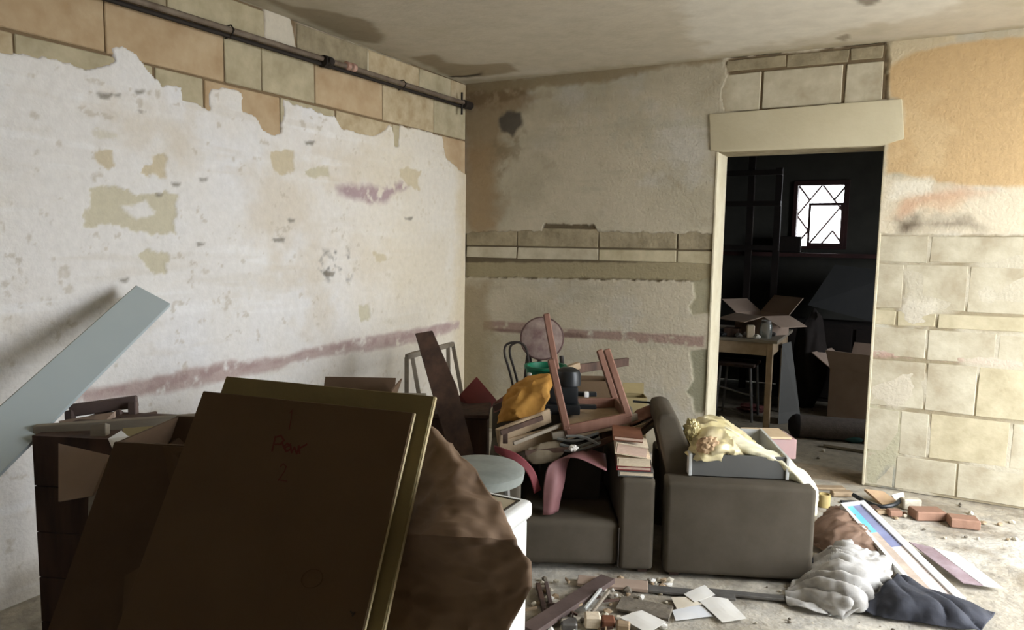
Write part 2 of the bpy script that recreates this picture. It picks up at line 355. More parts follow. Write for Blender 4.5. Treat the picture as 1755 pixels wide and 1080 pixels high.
# band of bare stone under the ceiling, ragged plaster edge
band = LP((158, 118), (186, 114), (199, 106), (191, 82), (212, 78), (233, 92), (252, 116), (282, 146), (311, 150), (315, 171), (340, 178), (360, 186), (362, 149), (390, 152), (416, 159), (418, 190), (440, 200), (452, 224), (470, 231), (485, 226),
          (487, 170), (512, 178), (545, 191), (577, 199), (586, 222), (640, 233), (656, 228), (668, 212), (674, 214), (677, 250), (684, 250), (687, 216), (740, 226), (758, 234), (765, 270), (788, 292), (800, 300))
F.paint([(YF - 1, band[0][1])] + band + [(5.2, band[-1][1]), (5.2, 3), (YF - 1, 3)], S(128, 106, 78), 1, 0.013, 0.003, 0.014, 17)
# plaster left on the top course
F.paint(LP((452, 5), (500, 28), (508, 88), (455, 72)), S(214, 206, 188), 0.9, 0.012, 0.006, 0.001)
F.paint(LP((598, 72), (705, 112), (722, 160), (690, 150), (618, 122)), S(204, 198, 172), 0.85, 0.02, 0.03, 0.003)
F.paint(LP((512, 35), (590, 65), (580, 75), (515, 55)), S(210, 200, 180), 0.7, 0.02, 0.03, 0.004)
for i, P in enumerate([[(150, 318), (185, 317), (215, 328), (255, 334), (285, 333), (303, 338), (304, 372), (298, 378), (305, 401), (262, 401), (220, 395), (190, 388), (150, 386)],
          [(262, 264), (282, 262), (281, 290), (286, 305), (262, 300), (243, 296), (252, 284), (262, 280)], [(238, 430), (288, 434), (290, 446), (278, 455), (284, 466), (256, 468), (252, 450), (240, 444)],
          [(465, 262), (476, 258), (502, 262), (504, 290), (490, 300), (470, 294)], [(520, 289), (562, 288), (566, 304), (540, 308), (522, 300)], [(684, 290), (696, 286), (722, 294), (716, 306), (720, 324), (700, 318), (688, 308)],
          [(614, 524), (632, 520), (636, 545), (620, 552)], [(160, 262), (190, 258), (196, 286), (178, 292), (170, 282)], [(158, 222), (214, 226), (208, 240), (164, 240)], [(640, 432), (662, 440), (660, 450), (645, 446)]]):
    F.paint(LP(*P), [stone2, S(206, 192, 160)][i % 2], 0.95 if i != 8 else 0.5, 0.02, 0.004, 0.006 if i not in (7, 8, 9) else 0.002, 20, sd=i)
F.paint(LP((205, 352), (250, 345), (262, 365), (235, 380), (222, 372)), plaster, 1, 0.02, 0.006, 0.0001, 14, sd=22)
# pink painted line worn off the plaster
top = LP((158, 668), (250, 648), (330, 630), (400, 618), (480, 611), (560, 590), (640, 575), (710, 564), (788, 549)); bot = LP((788, 565), (700, 590), (640, 601), (590, 606), (520, 617), (480, 632), (400, 650), (330, 664), (250, 679), (158, 690))
F.paint([(0.3, top[0][1])] + top + bot + [(0.3, bot[-1][1])], pinkc, 0.9, 0.012, 0.012, patchy=-0.15, sd=31)
F.paint([(0.3, top[0][1] - 0.015)] + [(a, b - 0.015) for a, b in top] + [(a, b + 0.03) for a, b in bot] + [(0.3, bot[-1][1] + 0.03)], S(164, 134, 130), 0.5, 0.015, 0.01, patchy=0.3, sd=33)
F.paint(LP((576, 320), (620, 318), (660, 322), (690, 312), (700, 320), (672, 334), (668, 346), (635, 348), (600, 338), (580, 334)), S(168, 138, 144), 0.85, 0.018, 0.02, patchy=0.1, f=14, sd=35)
F.paint(LP((545, 425), (600, 428), (600, 478), (545, 476)), S(112, 108, 100), 0.85, 0.03, 0.02, patchy=0.38, sd=37)
for i, (x, y, r) in enumerate([(565, 470, 6), (302, 317, 5), (348, 307, 5), (275, 334, 5), (240, 158, 6), (200, 163, 5), (530, 245, 6), (500, 378, 4), (700, 375, 5), (210, 480, 6), (345, 418, 5), (478, 411, 8), (180, 165, 8), (246, 192, 5)]):
    F.paint(LP((x - r * 1.5, y - r * .5), (x + r * 1.5, y - r * .5), (x + r, y + r * .6), (x - r, y + r * .6)), S(128, 120, 106), 0.8, 0.008, 0.006, f=20, sd=i + 60)
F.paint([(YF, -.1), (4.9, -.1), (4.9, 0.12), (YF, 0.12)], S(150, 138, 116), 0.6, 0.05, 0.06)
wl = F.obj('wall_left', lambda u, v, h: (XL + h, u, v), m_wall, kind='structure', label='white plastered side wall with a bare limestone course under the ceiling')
bc = B(); bc.box(XL - 0.25, XL - 0.05, YF - 0.2, YB + WT, 0, ZC); bc.obj('core', m_core, wl)
def stoneL(y0, y1, z0, z1, m, d=0.006):
    g = 0.0025 + random.uniform(0, 0.003); b = B(); j = lambda: random.uniform(-0.003, 0.003)
    b.slab([(XL - d + j() * .4, y0 + g + j(), z0 + g + j()), (XL - d + j() * .4, y1 - g + j(), z0 + g + j()), (XL - d + j() * .4, y1 - g + j(), z1 - g + j()), (XL - d + j() * .4, y0 + g + j(), z1 - g + j())], (-0.03, 0, 0)); b.obj('stone_block', m, wl, bevel=0.004, seg=1)
ys = [0.72, 1.35, 1.985, 2.6, 2.84, 3.23, 3.845, 4.43, 4.86]
for a, b_ in zip(ys[:-1], ys[1:]): stoneL(a, b_, 2.215, 2.455, random.choice(stones))
for a, b_ in zip([1.0, 1.66, 2.287, 2.863, 3.093, 3.7, 4.25, 4.65], [1.66, 2.287, 2.863, 3.093, 3.7, 4.25, 4.65, 4.86]):
    if 2.86 < a < 3.0: continue
    stoneL(a, b_, 2.46, 2.63, random.choice(stones[:2] + [greystone]))
for a, b_ in zip([1.0, 1.62, 2.21, 2.475, 2.965, 3.4, 3.95, 4.5], [1.62, 2.21, 2.475, 2.965, 3.4, 3.95, 4.5, 4.86]): stoneL(a, b_, 1.955, 2.21, random.choice(stones))

# ------------------------------------------------------------------ back wall with the doorway
bpl = S(210, 198, 172)
F = Field(seq((XL - 0.05, DX0, 260), (DX0, DX1, 80), (DX1, 1.0, 150), (1.0, XR, 10)), np.unique(np.round(np.append(np.linspace(0, ZC, 340), DZ), 4)), bpl, 11)
F.mottle(S(188, 178, 152), 1.6, 0.0, 0.7, 5, 0.4).mottle(S(212, 208, 198), 2.3, 0.15, 0.6, 15, 0.3).mottle(S(172, 158, 128), 8, 0.35, 0.35, 9, 0.25).brush(S(190, 182, 158), 2, 12, 0.2, 0.5, 71)
F.paint(BP((790, 140), (905, 140), (906, 165), (885, 200), (872, 215), (868, 262), (852, 290), (858, 400), (790, 400)), S(160, 134, 98), 0.75, 0.08, 0.07, sd=1)
F.paint(BP((790, 140), (905, 136), (910, 168), (880, 178), (850, 190), (790, 180)), S(140, 114, 80), 0.8, 0.05, 0.03, patchy=0.1, sd=2)
F.paint(BP((800, 260), (845, 240), (850, 395), (800, 398)), S(178, 148, 108), 0.6, 0.06, 0.06, sd=3)
F.paint(BP((858, 205), (870, 193), (890, 196), (892, 214), (878, 232), (860, 226)), S(98, 92, 82), 0.95, 0.03, 0.015, sd=4)
F.paint(BP((845, 240), (900, 230), (905, 258), (870, 280), (850, 330)), S(150, 134, 104), 0.6, 0.06, 0.03, patchy=0.35, sd=5)
F.paint(BP((800, 142), (930, 128), (1030, 118), (1110, 100), (1232, 88), (1235, 104), (1110, 122), (1040, 138), (930, 150), (800, 160)), S(164, 146, 112), 0.9, 0.03, 0.015, sd=6)
F.paint(BP((1000, 180), (1100, 160), (1180, 180), (1190, 235), (1080, 250), (1000, 230)), S(194, 188, 168), 0.5, 0.15, 0.05, patchy=0.3, sd=7)
# bare stone band
F.paint(BP((780, 400), (850, 397), (929, 397), (934, 384), (1016, 386), (1024, 397), (1236, 400), (1236, 486), (1100, 480), (950, 478), (780, 474)), S(116, 102, 78), 1, 0.013, 0.003, 0.013, 17, sd=8)
F.paint(BP((780, 450), (1230, 450), (1230, 482), (1100, 478), (780, 474)), S(172, 158, 122), 1, 0.008, 0.006, 0.006, 12, sd=9)
F.paint(BP((1186, 482), (1236, 478), (1232, 535), (1184, 540), (1180, 525), (1190, 510)), S(172, 164, 132), 0.95, 0.012, 0.006, 0.006, sd=10)
F.paint(BP((1182, 600), (1216, 598), (1212, 690), (1206, 712), (1190, 708), (1186, 685), (1174, 672), (1188, 650)), S(158, 154, 126), 0.95, 0.012, 0.006, 0.006, sd=12)
# pink line
F.paint(BP((828, 549), (900, 552), (960, 564), (1060, 568), (1206, 577), (1206, 595), (1120, 588), (1010, 580), (900, 571), (828, 566)), S(166, 134, 122), 0.85, 0.008, 0.008, patchy=-0.1, sd=13)
F.paint(BP((840, 562), (1000, 573), (1010, 580), (840, 568)), S(128, 98, 88), 0.7, 0.006, 0.006, sd=14)
F.paint(BP((790, 480), (840, 480), (832, 740), (785, 740)), S(168, 148, 112), 0.7, 0.05, 0.05, sd=15)
F.paint(BP((790, 570), (860, 575), (850, 760), (785, 740)), S(170, 156, 122), 0.6, 0.06, 0.06, sd=16)
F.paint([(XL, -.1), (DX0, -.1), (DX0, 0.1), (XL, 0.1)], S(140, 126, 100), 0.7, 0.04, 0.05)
# bare blocks over the lintel
F.paint(BP((1242, 104), (1262, 96), (1380, 88), (1521, 68), (1521, 170), (1400, 184), (1300, 192), (1244, 190), (1238, 160), (1246, 130)), S(132, 112, 84), 1, 0.011, 0.004, 0.014, 17, sd=17)
# ochre wall paint right of the doorway, bare stones below
F.paint(BP((1524, 110), (1560, 86), (1800, 40), (1800, 330), (1640, 318), (1580, 306), (1540, 296), (1518, 300), (1520, 240), (1548, 236), (1548, 172), (1524, 168)), S(208, 174, 124), 1, 0.012, 0.01, 0.0005, sd=19)
F.paint(BP((1540, 180), (1600, 170), (1620, 280), (1560, 300)), S(220, 190, 142), 0.6, 0.1, 0.06, sd=20)
F.paint(BP((1522, 66), (1600, 34), (1640, 30), (1640, 70), (1560, 92), (1524, 112)), S(214, 196, 160), 0.9, 0.02, 0.015, sd=21)
F.paint(BP((1510, 300), (1660, 322), (1800, 330), (1800, 404), (1506, 400)), S(222, 208, 180), 0.9, 0.02, 0.02, 0.002, sd=24)
F.paint(BP((1540, 330), (1660, 320), (1660, 352), (1560, 372), (1530, 376)), S(222, 190, 152), 0.7, 0.05, 0.03, sd=25)
F.paint(BP((1546, 382), (1572, 374), (1660, 372), (1680, 392), (1550, 396)), S(96, 80, 62), 0.9, 0.05, 0.05, sd=26)
F.paint(BP((1560, 330), (1620, 318), (1700, 330), (1600, 352), (1545, 368)), S(206, 160, 128), 0.6, 0.05, 0.03, patchy=0.0, sd=61)
F.paint(BP((1530, 305), (1600, 310), (1600, 330), (1520, 345)), S(232, 224, 204), 0.8, 0.04, 0.02, sd=62)
F.paint(BP((1480, 401), (1820, 405), (1840, 870), (1470, 850)), S(160, 146, 116), 1, 0.006, 0.005, 0.012, 12, sd=27)
F.paint(BP((1545, 510), (1600, 518), (1600, 560), (1550, 555)), S(228, 220, 202), 0.6, 0.04, 0.02, 0.003, sd=28)
F.paint(BP((1492, 558), (1585, 565), (1582, 605), (1490, 602)), S(214, 210, 192), 0.7, 0.04, 0.02, 0.003, sd=29)
F.paint(BP((1490, 602), (1800, 616), (1800, 634), (1490, 610)), S(196, 160, 144), 0.8, 0.01, 0.01, 0.002, patchy=0.1, sd=30)
F.paint(BP((1495, 628), (1575, 630), (1574, 680), (1550, 700), (1490, 690)), S(222, 212, 190), 0.75, 0.04, 0.02, 0.003, sd=31)
F.paint(BP((1500, 520), (1540, 515), (1545, 545), (1500, 552)), S(190, 180, 146), 0.7, 0.03, 0.02, patchy=0.2, sd=32)
F.paint(BP((1486, 695), (1545, 705), (1540, 840), (1480, 834)), S(188, 182, 152), 0.9, 0.02, 0.012, 0.003, sd=34)
F.paint(BP((1515, 810), (1540, 800), (1540, 845), (1510, 840)), S(150, 150, 140), 0.7, 0.03, 0.02, sd=35)
for i, P_ in enumerate([[(1506, 405), (1560, 404), (1640, 408), (1630, 448), (1510, 446)], [(1545, 462), (1660, 470), (1700, 520), (1600, 540), (1556, 520)], [(1560, 640), (1660, 650), (1660, 690), (1580, 690)], [(1552, 716), (1600, 712), (1604, 785), (1550, 786)], [(1545, 800), (1590, 800), (1595, 850), (1540, 845)], [(1640, 560), (1800, 570), (1800, 640), (1650, 640)], [(1640, 720), (1800, 730), (1800, 820), (1650, 810)], [(1660, 430), (1800, 440), (1800, 540), (1690, 520)]]):
    F.paint(BP(*P_), S(220, 212, 190), 0.6, 0.03, 0.03, 0.003, sd=40 + i)
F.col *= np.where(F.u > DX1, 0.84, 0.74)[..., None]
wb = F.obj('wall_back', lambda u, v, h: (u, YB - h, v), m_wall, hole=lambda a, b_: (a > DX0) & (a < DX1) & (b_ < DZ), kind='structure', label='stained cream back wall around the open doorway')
bc = B(); bc.box(XL, DX0, YB + 0.045, YB + WT, 0, ZC); bc.box(DX1, XR, YB + 0.045, YB + WT, 0, ZC); bc.box(DX0, DX1, YB + 0.045, YB + WT, DZ, ZC); bc.obj('core', m_core, wb)
m_jamb = mat('pale_jamb_plaster', S(204, 195, 167), S(190, 178, 147), 6, 0.9, 0.2, 40)
bj = B(); bj.box(DX0 - 0.012, DX0 + 0.004, YB - 0.006, YB + WT + 0.002, 0, DZ); bj.obj('jamb_plaster', m_jamb, wb, bevel=0.003, seg=1)
bj = B(); bj.box(DX1 - 0.004, DX1 + 0.012, YB + 0.002, YB + WT + 0.002, 0, DZ); bj.obj('jamb_plaster', m_jamb, wb, bevel=0.003, seg=1)
bj = B(); bj.box(DX0, DX1, YB + 0.004, YB + WT + 0.002, DZ - 0.004, DZ + 0.01); bj.obj('soffit', greystone, wb)
# lintel
def quadB(pts, out, back=0.03):
    P = [Vector((x, YB - out, z)) for x, z in [onB(*p) for p in pts]]; return P, Vector((0, out + back, 0))
P, t = quadB([(1216, 196), (1330, 187), (1450, 177), (1546, 170), (1550, 238), (1512, 247), (1380, 253), (1240, 262), (1218, 258)], 0.012, 0.03)
P[5].z = P[6].z = P[7].z = DZ - 0.002
b = B(); b.slab(P, t); b.obj('lintel', mat('lintel_stone', S(196, 186, 156), S(186, 175, 144), 3, 0.92, 0.12, 40), wb, bevel=0.008, label='smooth cream stone lintel over the doorway')
def stoneB(x0, x1, z0, z1, m, d=0.006, tilt=0.0):
    g = 0.003 + random.uniform(0, 0.003); b = B(); j = lambda: random.uniform(-0.004, 0.004)
    y = YB + d
    b.slab([(x0 + g + j(), y + j() * .4, z0 + g + j()), (x1 - g + j(), y + j() * .4, z0 + g + j() + tilt), (x1 - g + j(), y + j() * .4, z1 - g + j() + tilt), (x0 + g + j(), y + j() * .4, z1 - g + j())], (0, 0.03, 0)); b.obj('stone_block', m, wb, bevel=0.004, seg=1)
for a, b_, m in [(-3.0, -2.55, greystone), (-2.55, -1.9, greystone), (-1.9, -1.337, greystone), (-1.337, -1.1, greystone)]:
    stoneB(a, b_, 1.415, 1.555, m); stoneB(a, b_, 1.322, 1.412, [paleston, stones[1]][a > -2], 0.007)
for a, b_ in [(-1.09, -0.845), (-0.838, -0.372), (-0.366, -0.16)]: stoneB(a, b_, 2.30, 2.535, paleston, 0.005)
for a, b_ in [(-1.07, -0.7), (-0.7, -0.35), (-0.35, -0.165)]: stoneB(a, b_, 2.545, 2.625, greystone, 0.009)
for z0, z1, xs in [(1.365, 1.525, (DX1, 0.135, 0.62, 1.2)), (1.09, 1.36, (DX1, 0.02, 0.34, 0.9, 1.5)), (0.99, 1.085, (DX1, -0.01, 0.2, 0.7)), (0.80, 0.985, (DX1, 0.16, 0.5, 1.1)), (0.50, 0.79, (DX1, 0.17, 0.42, 0.95)), (0.22, 0.49, (DX1, 0.05, 0.2, 0.6, 1.1)), (0.01, 0.215, (DX1, 0.04, 0.36, 0.8))]:
    xs = xs + (XR,)
    for a, b_ in zip(xs[:-1], xs[1:]): stoneB(a, b_, z0, z1, random.choice([paleston, paleston, paleston, stones[1]]))

# ------------------------------------------------------------------ ceiling, floor, other walls, outside
F = Field(seq((XL, XR, 200)), seq((YF, 0.8, 14), (0.8, YB, 190)), S(186, 176, 156), 23)
F.mottle(S(200, 192, 176), 0.8, 0.0, 0.6, 5, 0.4).mottle(S(176, 164, 138), 1.8, 0.2, 0.5, 7, 0.3)
F.paint(CP((1130, -40), (1180, 40), (1215, 92), (1640, 20), (1640, -200)), S(206, 200, 186), 0.8, 0.08, 0.04, 0.001)
F.paint(CP((440, -10), (500, 12), (580, 22), (640, 40), (664, 64), (650, 76), (600, 68), (500, 24)), S(138, 124, 100), 0.85, 0.02, 0.02, 0.003, sd=2)
F.paint(CP((700, 98), (745, 93), (770, 108), (800, 112), (870, 108), (890, 122), (830, 132), (770, 132)), S(146, 130, 104), 0.85, 0.02, 0.02, 0.003, sd=3)
F.paint(CP((768, 131), (800, 130), (822, 126), (830, 121), (824, 130), (800, 133), (770, 133)), S(60, 50, 40), 0.9, 0.004, 0.006, 0.004, sd=8)
F.paint(CP((1460, -8), (1515, -6), (1500, 10), (1480, 14)), S(120, 108, 90), 0.8, 0.02, 0.01, 0.004, sd=4)
F.paint(CP((1430, 66), (1452, 58), (1456, 64), (1446, 70)), S(120, 108, 90), 0.7, 0.01, 0.006, 0.002, sd=5)
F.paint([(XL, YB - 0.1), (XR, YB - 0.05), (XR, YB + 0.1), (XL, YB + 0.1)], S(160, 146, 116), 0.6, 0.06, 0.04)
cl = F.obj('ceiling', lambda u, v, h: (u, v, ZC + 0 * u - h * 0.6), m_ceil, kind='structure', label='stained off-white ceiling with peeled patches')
bs = B(); bs.box(XL - 0.25, XR + 0.2, YF - 0.2, YB2 + 0.2, ZC + 0.02, ZC + 0.2); bs.obj('slab', m_core, cl)
F = Field(seq((XL, XR + 0.0, 230)), seq((YF, 1.2, 14), (1.2, YB2, 320)), S(178, 170, 154), 31)
F.mottle(S(206, 202, 192), 1.4, 0.0, 0.7, 5, 0.3).mottle(S(140, 128, 108), 3.2, 0.2, 0.7, 9, 0.2).mottle(S(122, 112, 96), 11, 0.25, 0.5, 13, 0.15)
F.h = F.h * 1.6 - 0.003
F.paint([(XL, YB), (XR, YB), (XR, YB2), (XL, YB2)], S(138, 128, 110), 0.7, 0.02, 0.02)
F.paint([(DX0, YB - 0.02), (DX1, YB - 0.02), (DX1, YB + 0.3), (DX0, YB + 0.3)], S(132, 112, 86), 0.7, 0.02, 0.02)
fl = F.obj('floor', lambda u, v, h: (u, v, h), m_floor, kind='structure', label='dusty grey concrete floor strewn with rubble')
bs = B(); bs.box(XL - 0.25, XR + 0.2, YF - 0.2, YB2 + 0.2, -0.2, -0.02); bs.obj('slab', m_core, fl)
b = B(); b.box(XR, XR + 0.2, YF, OPY0, 0, ZC); b.box(XR, XR + 0.2, OPY1, YB + WT, 0, ZC); b.box(XR, XR + 0.2, OPY0, OPY1, OPZ, ZC); b.obj('wall_right', mat('side_plaster', S(214, 204, 182), S(224, 216, 198), 3, 0.9), kind='structure')
b = B(); b.box(XL, XR + 0.2, YF - 0.2, YF, 0, ZC); b.obj('wall_front', mat('rear_plaster', S(84, 76, 64), S(98, 88, 74), 3, 0.9), kind='structure')
b = B(); b.box(XR + 0.21, 14, -8, 14, -0.25, -0.06); b.obj('ground_outside', m_ground, kind='structure')
# room behind
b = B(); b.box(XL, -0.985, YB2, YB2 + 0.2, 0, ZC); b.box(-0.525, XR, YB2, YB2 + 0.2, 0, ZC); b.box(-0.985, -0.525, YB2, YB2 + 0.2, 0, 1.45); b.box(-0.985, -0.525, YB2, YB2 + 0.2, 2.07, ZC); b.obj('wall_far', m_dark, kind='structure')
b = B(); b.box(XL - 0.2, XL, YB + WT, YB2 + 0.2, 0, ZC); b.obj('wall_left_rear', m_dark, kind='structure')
b = B(); b.box(XR, XR + 0.2, YB + WT, 5.7, 0, ZC); b.box(XR, XR + 0.2, 6.5, YB2 + 0.2, 0, ZC); b.box(XR, XR + 0.2, 5.7, 6.5, 0, 0.8); b.box(XR, XR + 0.2, 5.7, 6.5, 1.9, ZC); b.obj('wall_right_rear', m_dark, kind='structure')  # side opening is out of view, added to let more light in
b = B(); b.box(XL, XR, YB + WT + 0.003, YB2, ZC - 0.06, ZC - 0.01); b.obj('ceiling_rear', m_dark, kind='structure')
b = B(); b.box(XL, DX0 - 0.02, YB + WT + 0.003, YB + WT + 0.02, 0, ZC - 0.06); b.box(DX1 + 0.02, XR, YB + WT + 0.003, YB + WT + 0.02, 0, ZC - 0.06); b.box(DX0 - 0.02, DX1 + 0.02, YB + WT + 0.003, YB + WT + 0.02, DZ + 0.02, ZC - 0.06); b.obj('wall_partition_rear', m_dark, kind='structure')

# window of the room behind, with diamond grille
w1 = tag(bpy.data.objects.new('window_1', None), 'small barred window glowing white in the dark room behind', None, None, 'structure'); COL.objects.link(w1); w1.location = (-0.755, YB2, 1.45)
x0, x1, z0, z1 = -0.985, -0.525, 1.45, 2.07
for a, b_, c, d in [(x0 - .03, x1 + .03, z1 - .015, z1 + .035), (x0 - .03, x1 + .03, z0 - .03, z0), (x0 - .03, x0 + .012, z0, z1), (x1 - .02, x1 + .03, z0, z1)]:
    b = B(); b.box(a, b_, YB2 - 0.03, YB2 + 0.05, c, d); b.obj('frame', m_maroon, w1, bevel=0.004, seg=1)
ca = []
for a, b_, c, d in [(-0.862, -0.838, z0, 1.88), (-0.56, -0.525, z0, 1.88), (-0.838, -0.56, 1.852, 1.88), (-0.838, -0.56, z0, z0 + .03)]:
    b = B(); b.box(a, b_, YB2 - 0.045, YB2 - 0.02, c, d); b.obj('casement', m_maroon, w1)
def clipbar(p, q):
    b = B(); b.bar((p[0], YB2 + 0.1, p[1]), (q[0], YB2 + 0.1, q[1]), 0.015, 0.015); b.obj('grille_bar', m_maroon, w1)
nx = [x0 + (x1 - x0) * t for t in (0, .25, .5, .75, 1)]; nz = [z0 + (z1 - z0) * t for t in (0, .25, .5, .75, 1)]
for i, j, k, l in [(0, 4, 1, 3), (1, 3, 2, 4), (2, 4, 3, 3), (3, 3, 4, 4), (0, 2, 1, 3), (3, 3, 4, 2), (1, 0, 2, 1), (0, 2, 1, 1), (2, 1, 4, 3), (2, 1, 1, 0), (2.0, 0, 3, 1), (3, 1, 4, 0), (0, 0, 1, 1)]:
    clipbar((nx[int(i)], nz[int(j)]), (nx[int(k)], nz[int(l)]))
b = B(); b.box(x0, x1, YB2 + 0.06, YB2 + 0.064, z0, z1); b.obj('pane', mat('clear_pane', (0.95, 0.97, 0.97, 1), None, 2, 0.02, trans=1.0), w1)
# ------------------------------------------------------------------ pipe along the left wall
pr_ = thing('wall_pipe', (XL + 0.04, 3.3, 2.44), 'long rusty grey water pipe fixed along the top of the plastered wall', 'pipe')
def pp(y, dz=0.0, dx=0.045): return Vector((XL + dx, y, 2.438 + 0.0075 * (y - 0.0) + dz))
B().tube([pp(y) for y in (YF + 0.02, 0, 1.5, 3.0, 4.2, 4.84)], 0.015, 10).obj('tube', m_pipe, pr_, smooth=True)
B().tube([pp(y, -0.026, 0.03) for y in (YF + 0.02, 0, 1.5, 3.0, 4.2, 4.80)], 0.011, 8).obj('cable', m_pipek, pr_, smooth=True)  # dark line below the pipe, built as a thin black tube
b = B(); b.lathe(pp(3.27, -0.012), [(0.018, -0.035), (0.034, -0.03), (0.034, 0.03), (0.018, 0.035)], Vector((0, 1, 0)), 14); b.lathe(pp(3.27, -0.012) - Vector((0.04, 0, 0)), [(0.012, 0), (0.026, 0.0), (0.03, 0.05), (0.02, 0.085)], Vector((1, 0, 0)), 12); b.obj('coupling', m_pipek, pr_, smooth=True)
b = B(); b.lathe(pp(4.79, -0.008), [(0.02, -0.05), (0.03, -0.045), (0.03, 0.045), (0.03, 0.05)], Vector((0, 1, 0)), 12); b.tube([pp(4.72, 0.07), pp(4.72, 0.0), pp(4.72, -0.09)], 0.008, 8); b.obj('elbow', m_pipek, pr_, smooth=True)
b = B()
for y in (3.45, 3.5): b.lathe(pp(y, 0.004), [(0.016, -0.02), (0.024, -0.014), (0.024, 0.014), (0.016, 0.02)], Vector((0, 1, 0)), 12)
b.obj('copper_joint', mat('copper_pink', S(190, 142, 124), S(206, 170, 156), 14, 0.4, metal=0.3), pr_, smooth=True, label='pinkish copper joint')
for y in (1.6, 2.6, 4.0):
    b = B(); b.tube([pp(y, 0.022, 0.0), pp(y, 0.024, 0.045), pp(y, 0, 0.066), pp(y, -0.03, 0.045), pp(y, -0.034, 0.0)], 0.004, 6); b.obj('clip', m_pipek, pr_)

# ------------------------------------------------------------------ armchairs
def frame_pt(O, u, v): return lambda a, b_, z: O + u * a + v * b_ + Z * z
def lbox(O, u, v, a0, a1, b0, b1, z0, z1):
    b = B(); c = O + u * (a0 + a1) / 2 + v * (b0 + b1) / 2 + Z * (z0 + z1) / 2; b.obox(c, (u, v, Z), ((a1 - a0) / 2, (b1 - b0) / 2, (z1 - z0) / 2)); return b
O1 = Vector((-0.885, 3.03, 0))
ch = thing('armchair', O1 - U * 0.37 + V * 0.35, 'grey upholstered armchair facing the camera, buried under the junk pile', 'armchair', 'grey armchairs')
lbox(O1, U, V, -0.59, -0.15, 0.015, 0.56, 0.03, 0.238).obj('seat', m_uph, ch, bevel=0.035, seg=3)
lbox(O1, U, V, -0.152, 0, 0, 0.66, 0.02, 0.435).obj('armrest', m_uph, ch, bevel=0.022, seg=3)
lbox(O1, U, V, -0.74, -0.588, 0, 0.66, 0.02, 0.435).obj('armrest', m_uph, ch, bevel=0.022, seg=3)
b = B(); P = frame_pt(O1, U, V); b.slab([P(-0.74, 0.56, 0.02), P(-0.74, 0.70, 0.02), P(-0.74, 0.78, 0.60), P(-0.74, 0.66, 0.60)], U * 0.74); b.obj('backrest', m_uph, ch, bevel=0.03, seg=3)
for a in (-0.70, -0.04):
    for c in (0.05, 0.6): lbox(O1, U, V, a - 0.02, a + 0.02, c - 0.02, c + 0.02, 0, 0.03).obj('foot', m_woodd, ch)
U2 = Vector((0.925, 0.38, 0)).normalized(); V2 = Vector((-0.38, 0.925, 0)).normalized(); O2 = Vector((-0.838, 3.03, 0))
c2 = thing('armchair', O2 + U2 * 0.3 + V2 * 0.33, 'grey upholstered armchair turned side-on with a drawer across its arms', 'armchair', 'grey armchairs')
lbox(O2, U2, V2, 0.0, 0.63, 0, 0.14, 0.02, 0.43).obj('armrest', m_uph, c2, bevel=0.022, seg=3)
lbox(O2, U2, V2, 0.0, 0.63, 0.54, 0.68, 0.02, 0.43).obj('armrest', m_uph, c2, bevel=0.022, seg=3)
lbox(O2, U2, V2, 0.12, 0.61, 0.142, 0.538, 0.03, 0.24).obj('seat', m_uph, c2, bevel=0.03, seg=3)
b = B(); P = frame_pt(O2, U2, V2); b.slab([P(0.03, 0.145, 0.1), P(0.20, 0.145, 0.1), P(0.165, 0.145, 0.43), P(0.055, 0.145, 0.685), P(0.02, 0.145, 0.70), P(-0.03, 0.145, 0.69), P(-0.04, 0.145, 0.64), P(0.02, 0.145, 0.40)], V2 * 0.39); b.obj('backrest', m_uph, c2, bevel=0.03, seg=3)
for a in (0.05, 0.58):
    for c in (0.05, 0.62): lbox(O2, U2, V2, a - 0.02, a + 0.02, c - 0.02, c + 0.02, 0, 0.03).obj('foot', m_woodd, c2)

# drawer on the second chair
P = frame_pt(O2, U2, V2)
dr = thing('drawer', P(0.33, 0.3, 0.432), 'flat grey drawer lying across the arms of the side-on armchair', 'drawer')
lbox(O2, U2, V2, 0.118, 0.522, 0.10, 0.116, 0.434, 0.532).obj('front_panel', m_gpanel, dr, bevel=0.002, seg=1)
for a in (0.104, 0.522): lbox(O2, U2, V2, a, a + 0.014, 0.092, 0.6, 0.434, 0.535).obj('side_panel', m_lpanel, dr, bevel=0.002, seg=1)
lbox(O2, U2, V2, 0.118, 0.522, 0.585, 0.6, 0.434, 0.53).obj('back_panel', m_lpanel, dr)
lbox(O2, U2, V2, 0.118, 0.522, 0.116, 0.585, 0.440, 0.448).obj('bottom', m_lpanel, dr)
bgc = at(1225, 755, 3.42)
bag = thing('plastic_bag', Vector((bgc.x, bgc.y, 0.45)), 'crumpled yellow plastic bag spilling over the drawer down to the floor', 'bag')
patch('bag_body', [[at(1186, 726, 3.56), at(1205, 716, 3.58), at(1238, 718, 3.58), at(1266, 738, 3.56), at(1290, 758, 3.52)], [at(1170, 752, 3.42), at(1196, 728, 3.44), at(1232, 726, 3.44), at(1262, 742, 3.44), at(1296, 764, 3.44)], [at(1174, 776, 3.30), at(1204, 752, 3.28), at(1234, 744, 3.28), at(1268, 756, 3.32), at(1302, 772, 3.36)], [at(1192, 788, 3.24), at(1214, 778, 3.2), at(1242, 770, 3.2), at(1272, 772, 3.26), at(1300, 782, 3.3)], [at(1206, 792, 3.26), at(1222, 790, 3.24), at(1246, 788, 3.24), at(1274, 788, 3.28), at(1296, 790, 3.32)]], m_bag, bag, n=12, amp=0.026, sc=13, seed=4, sharp='facet', fold=(U - Z * .4, 1.7), thick=0.0015)
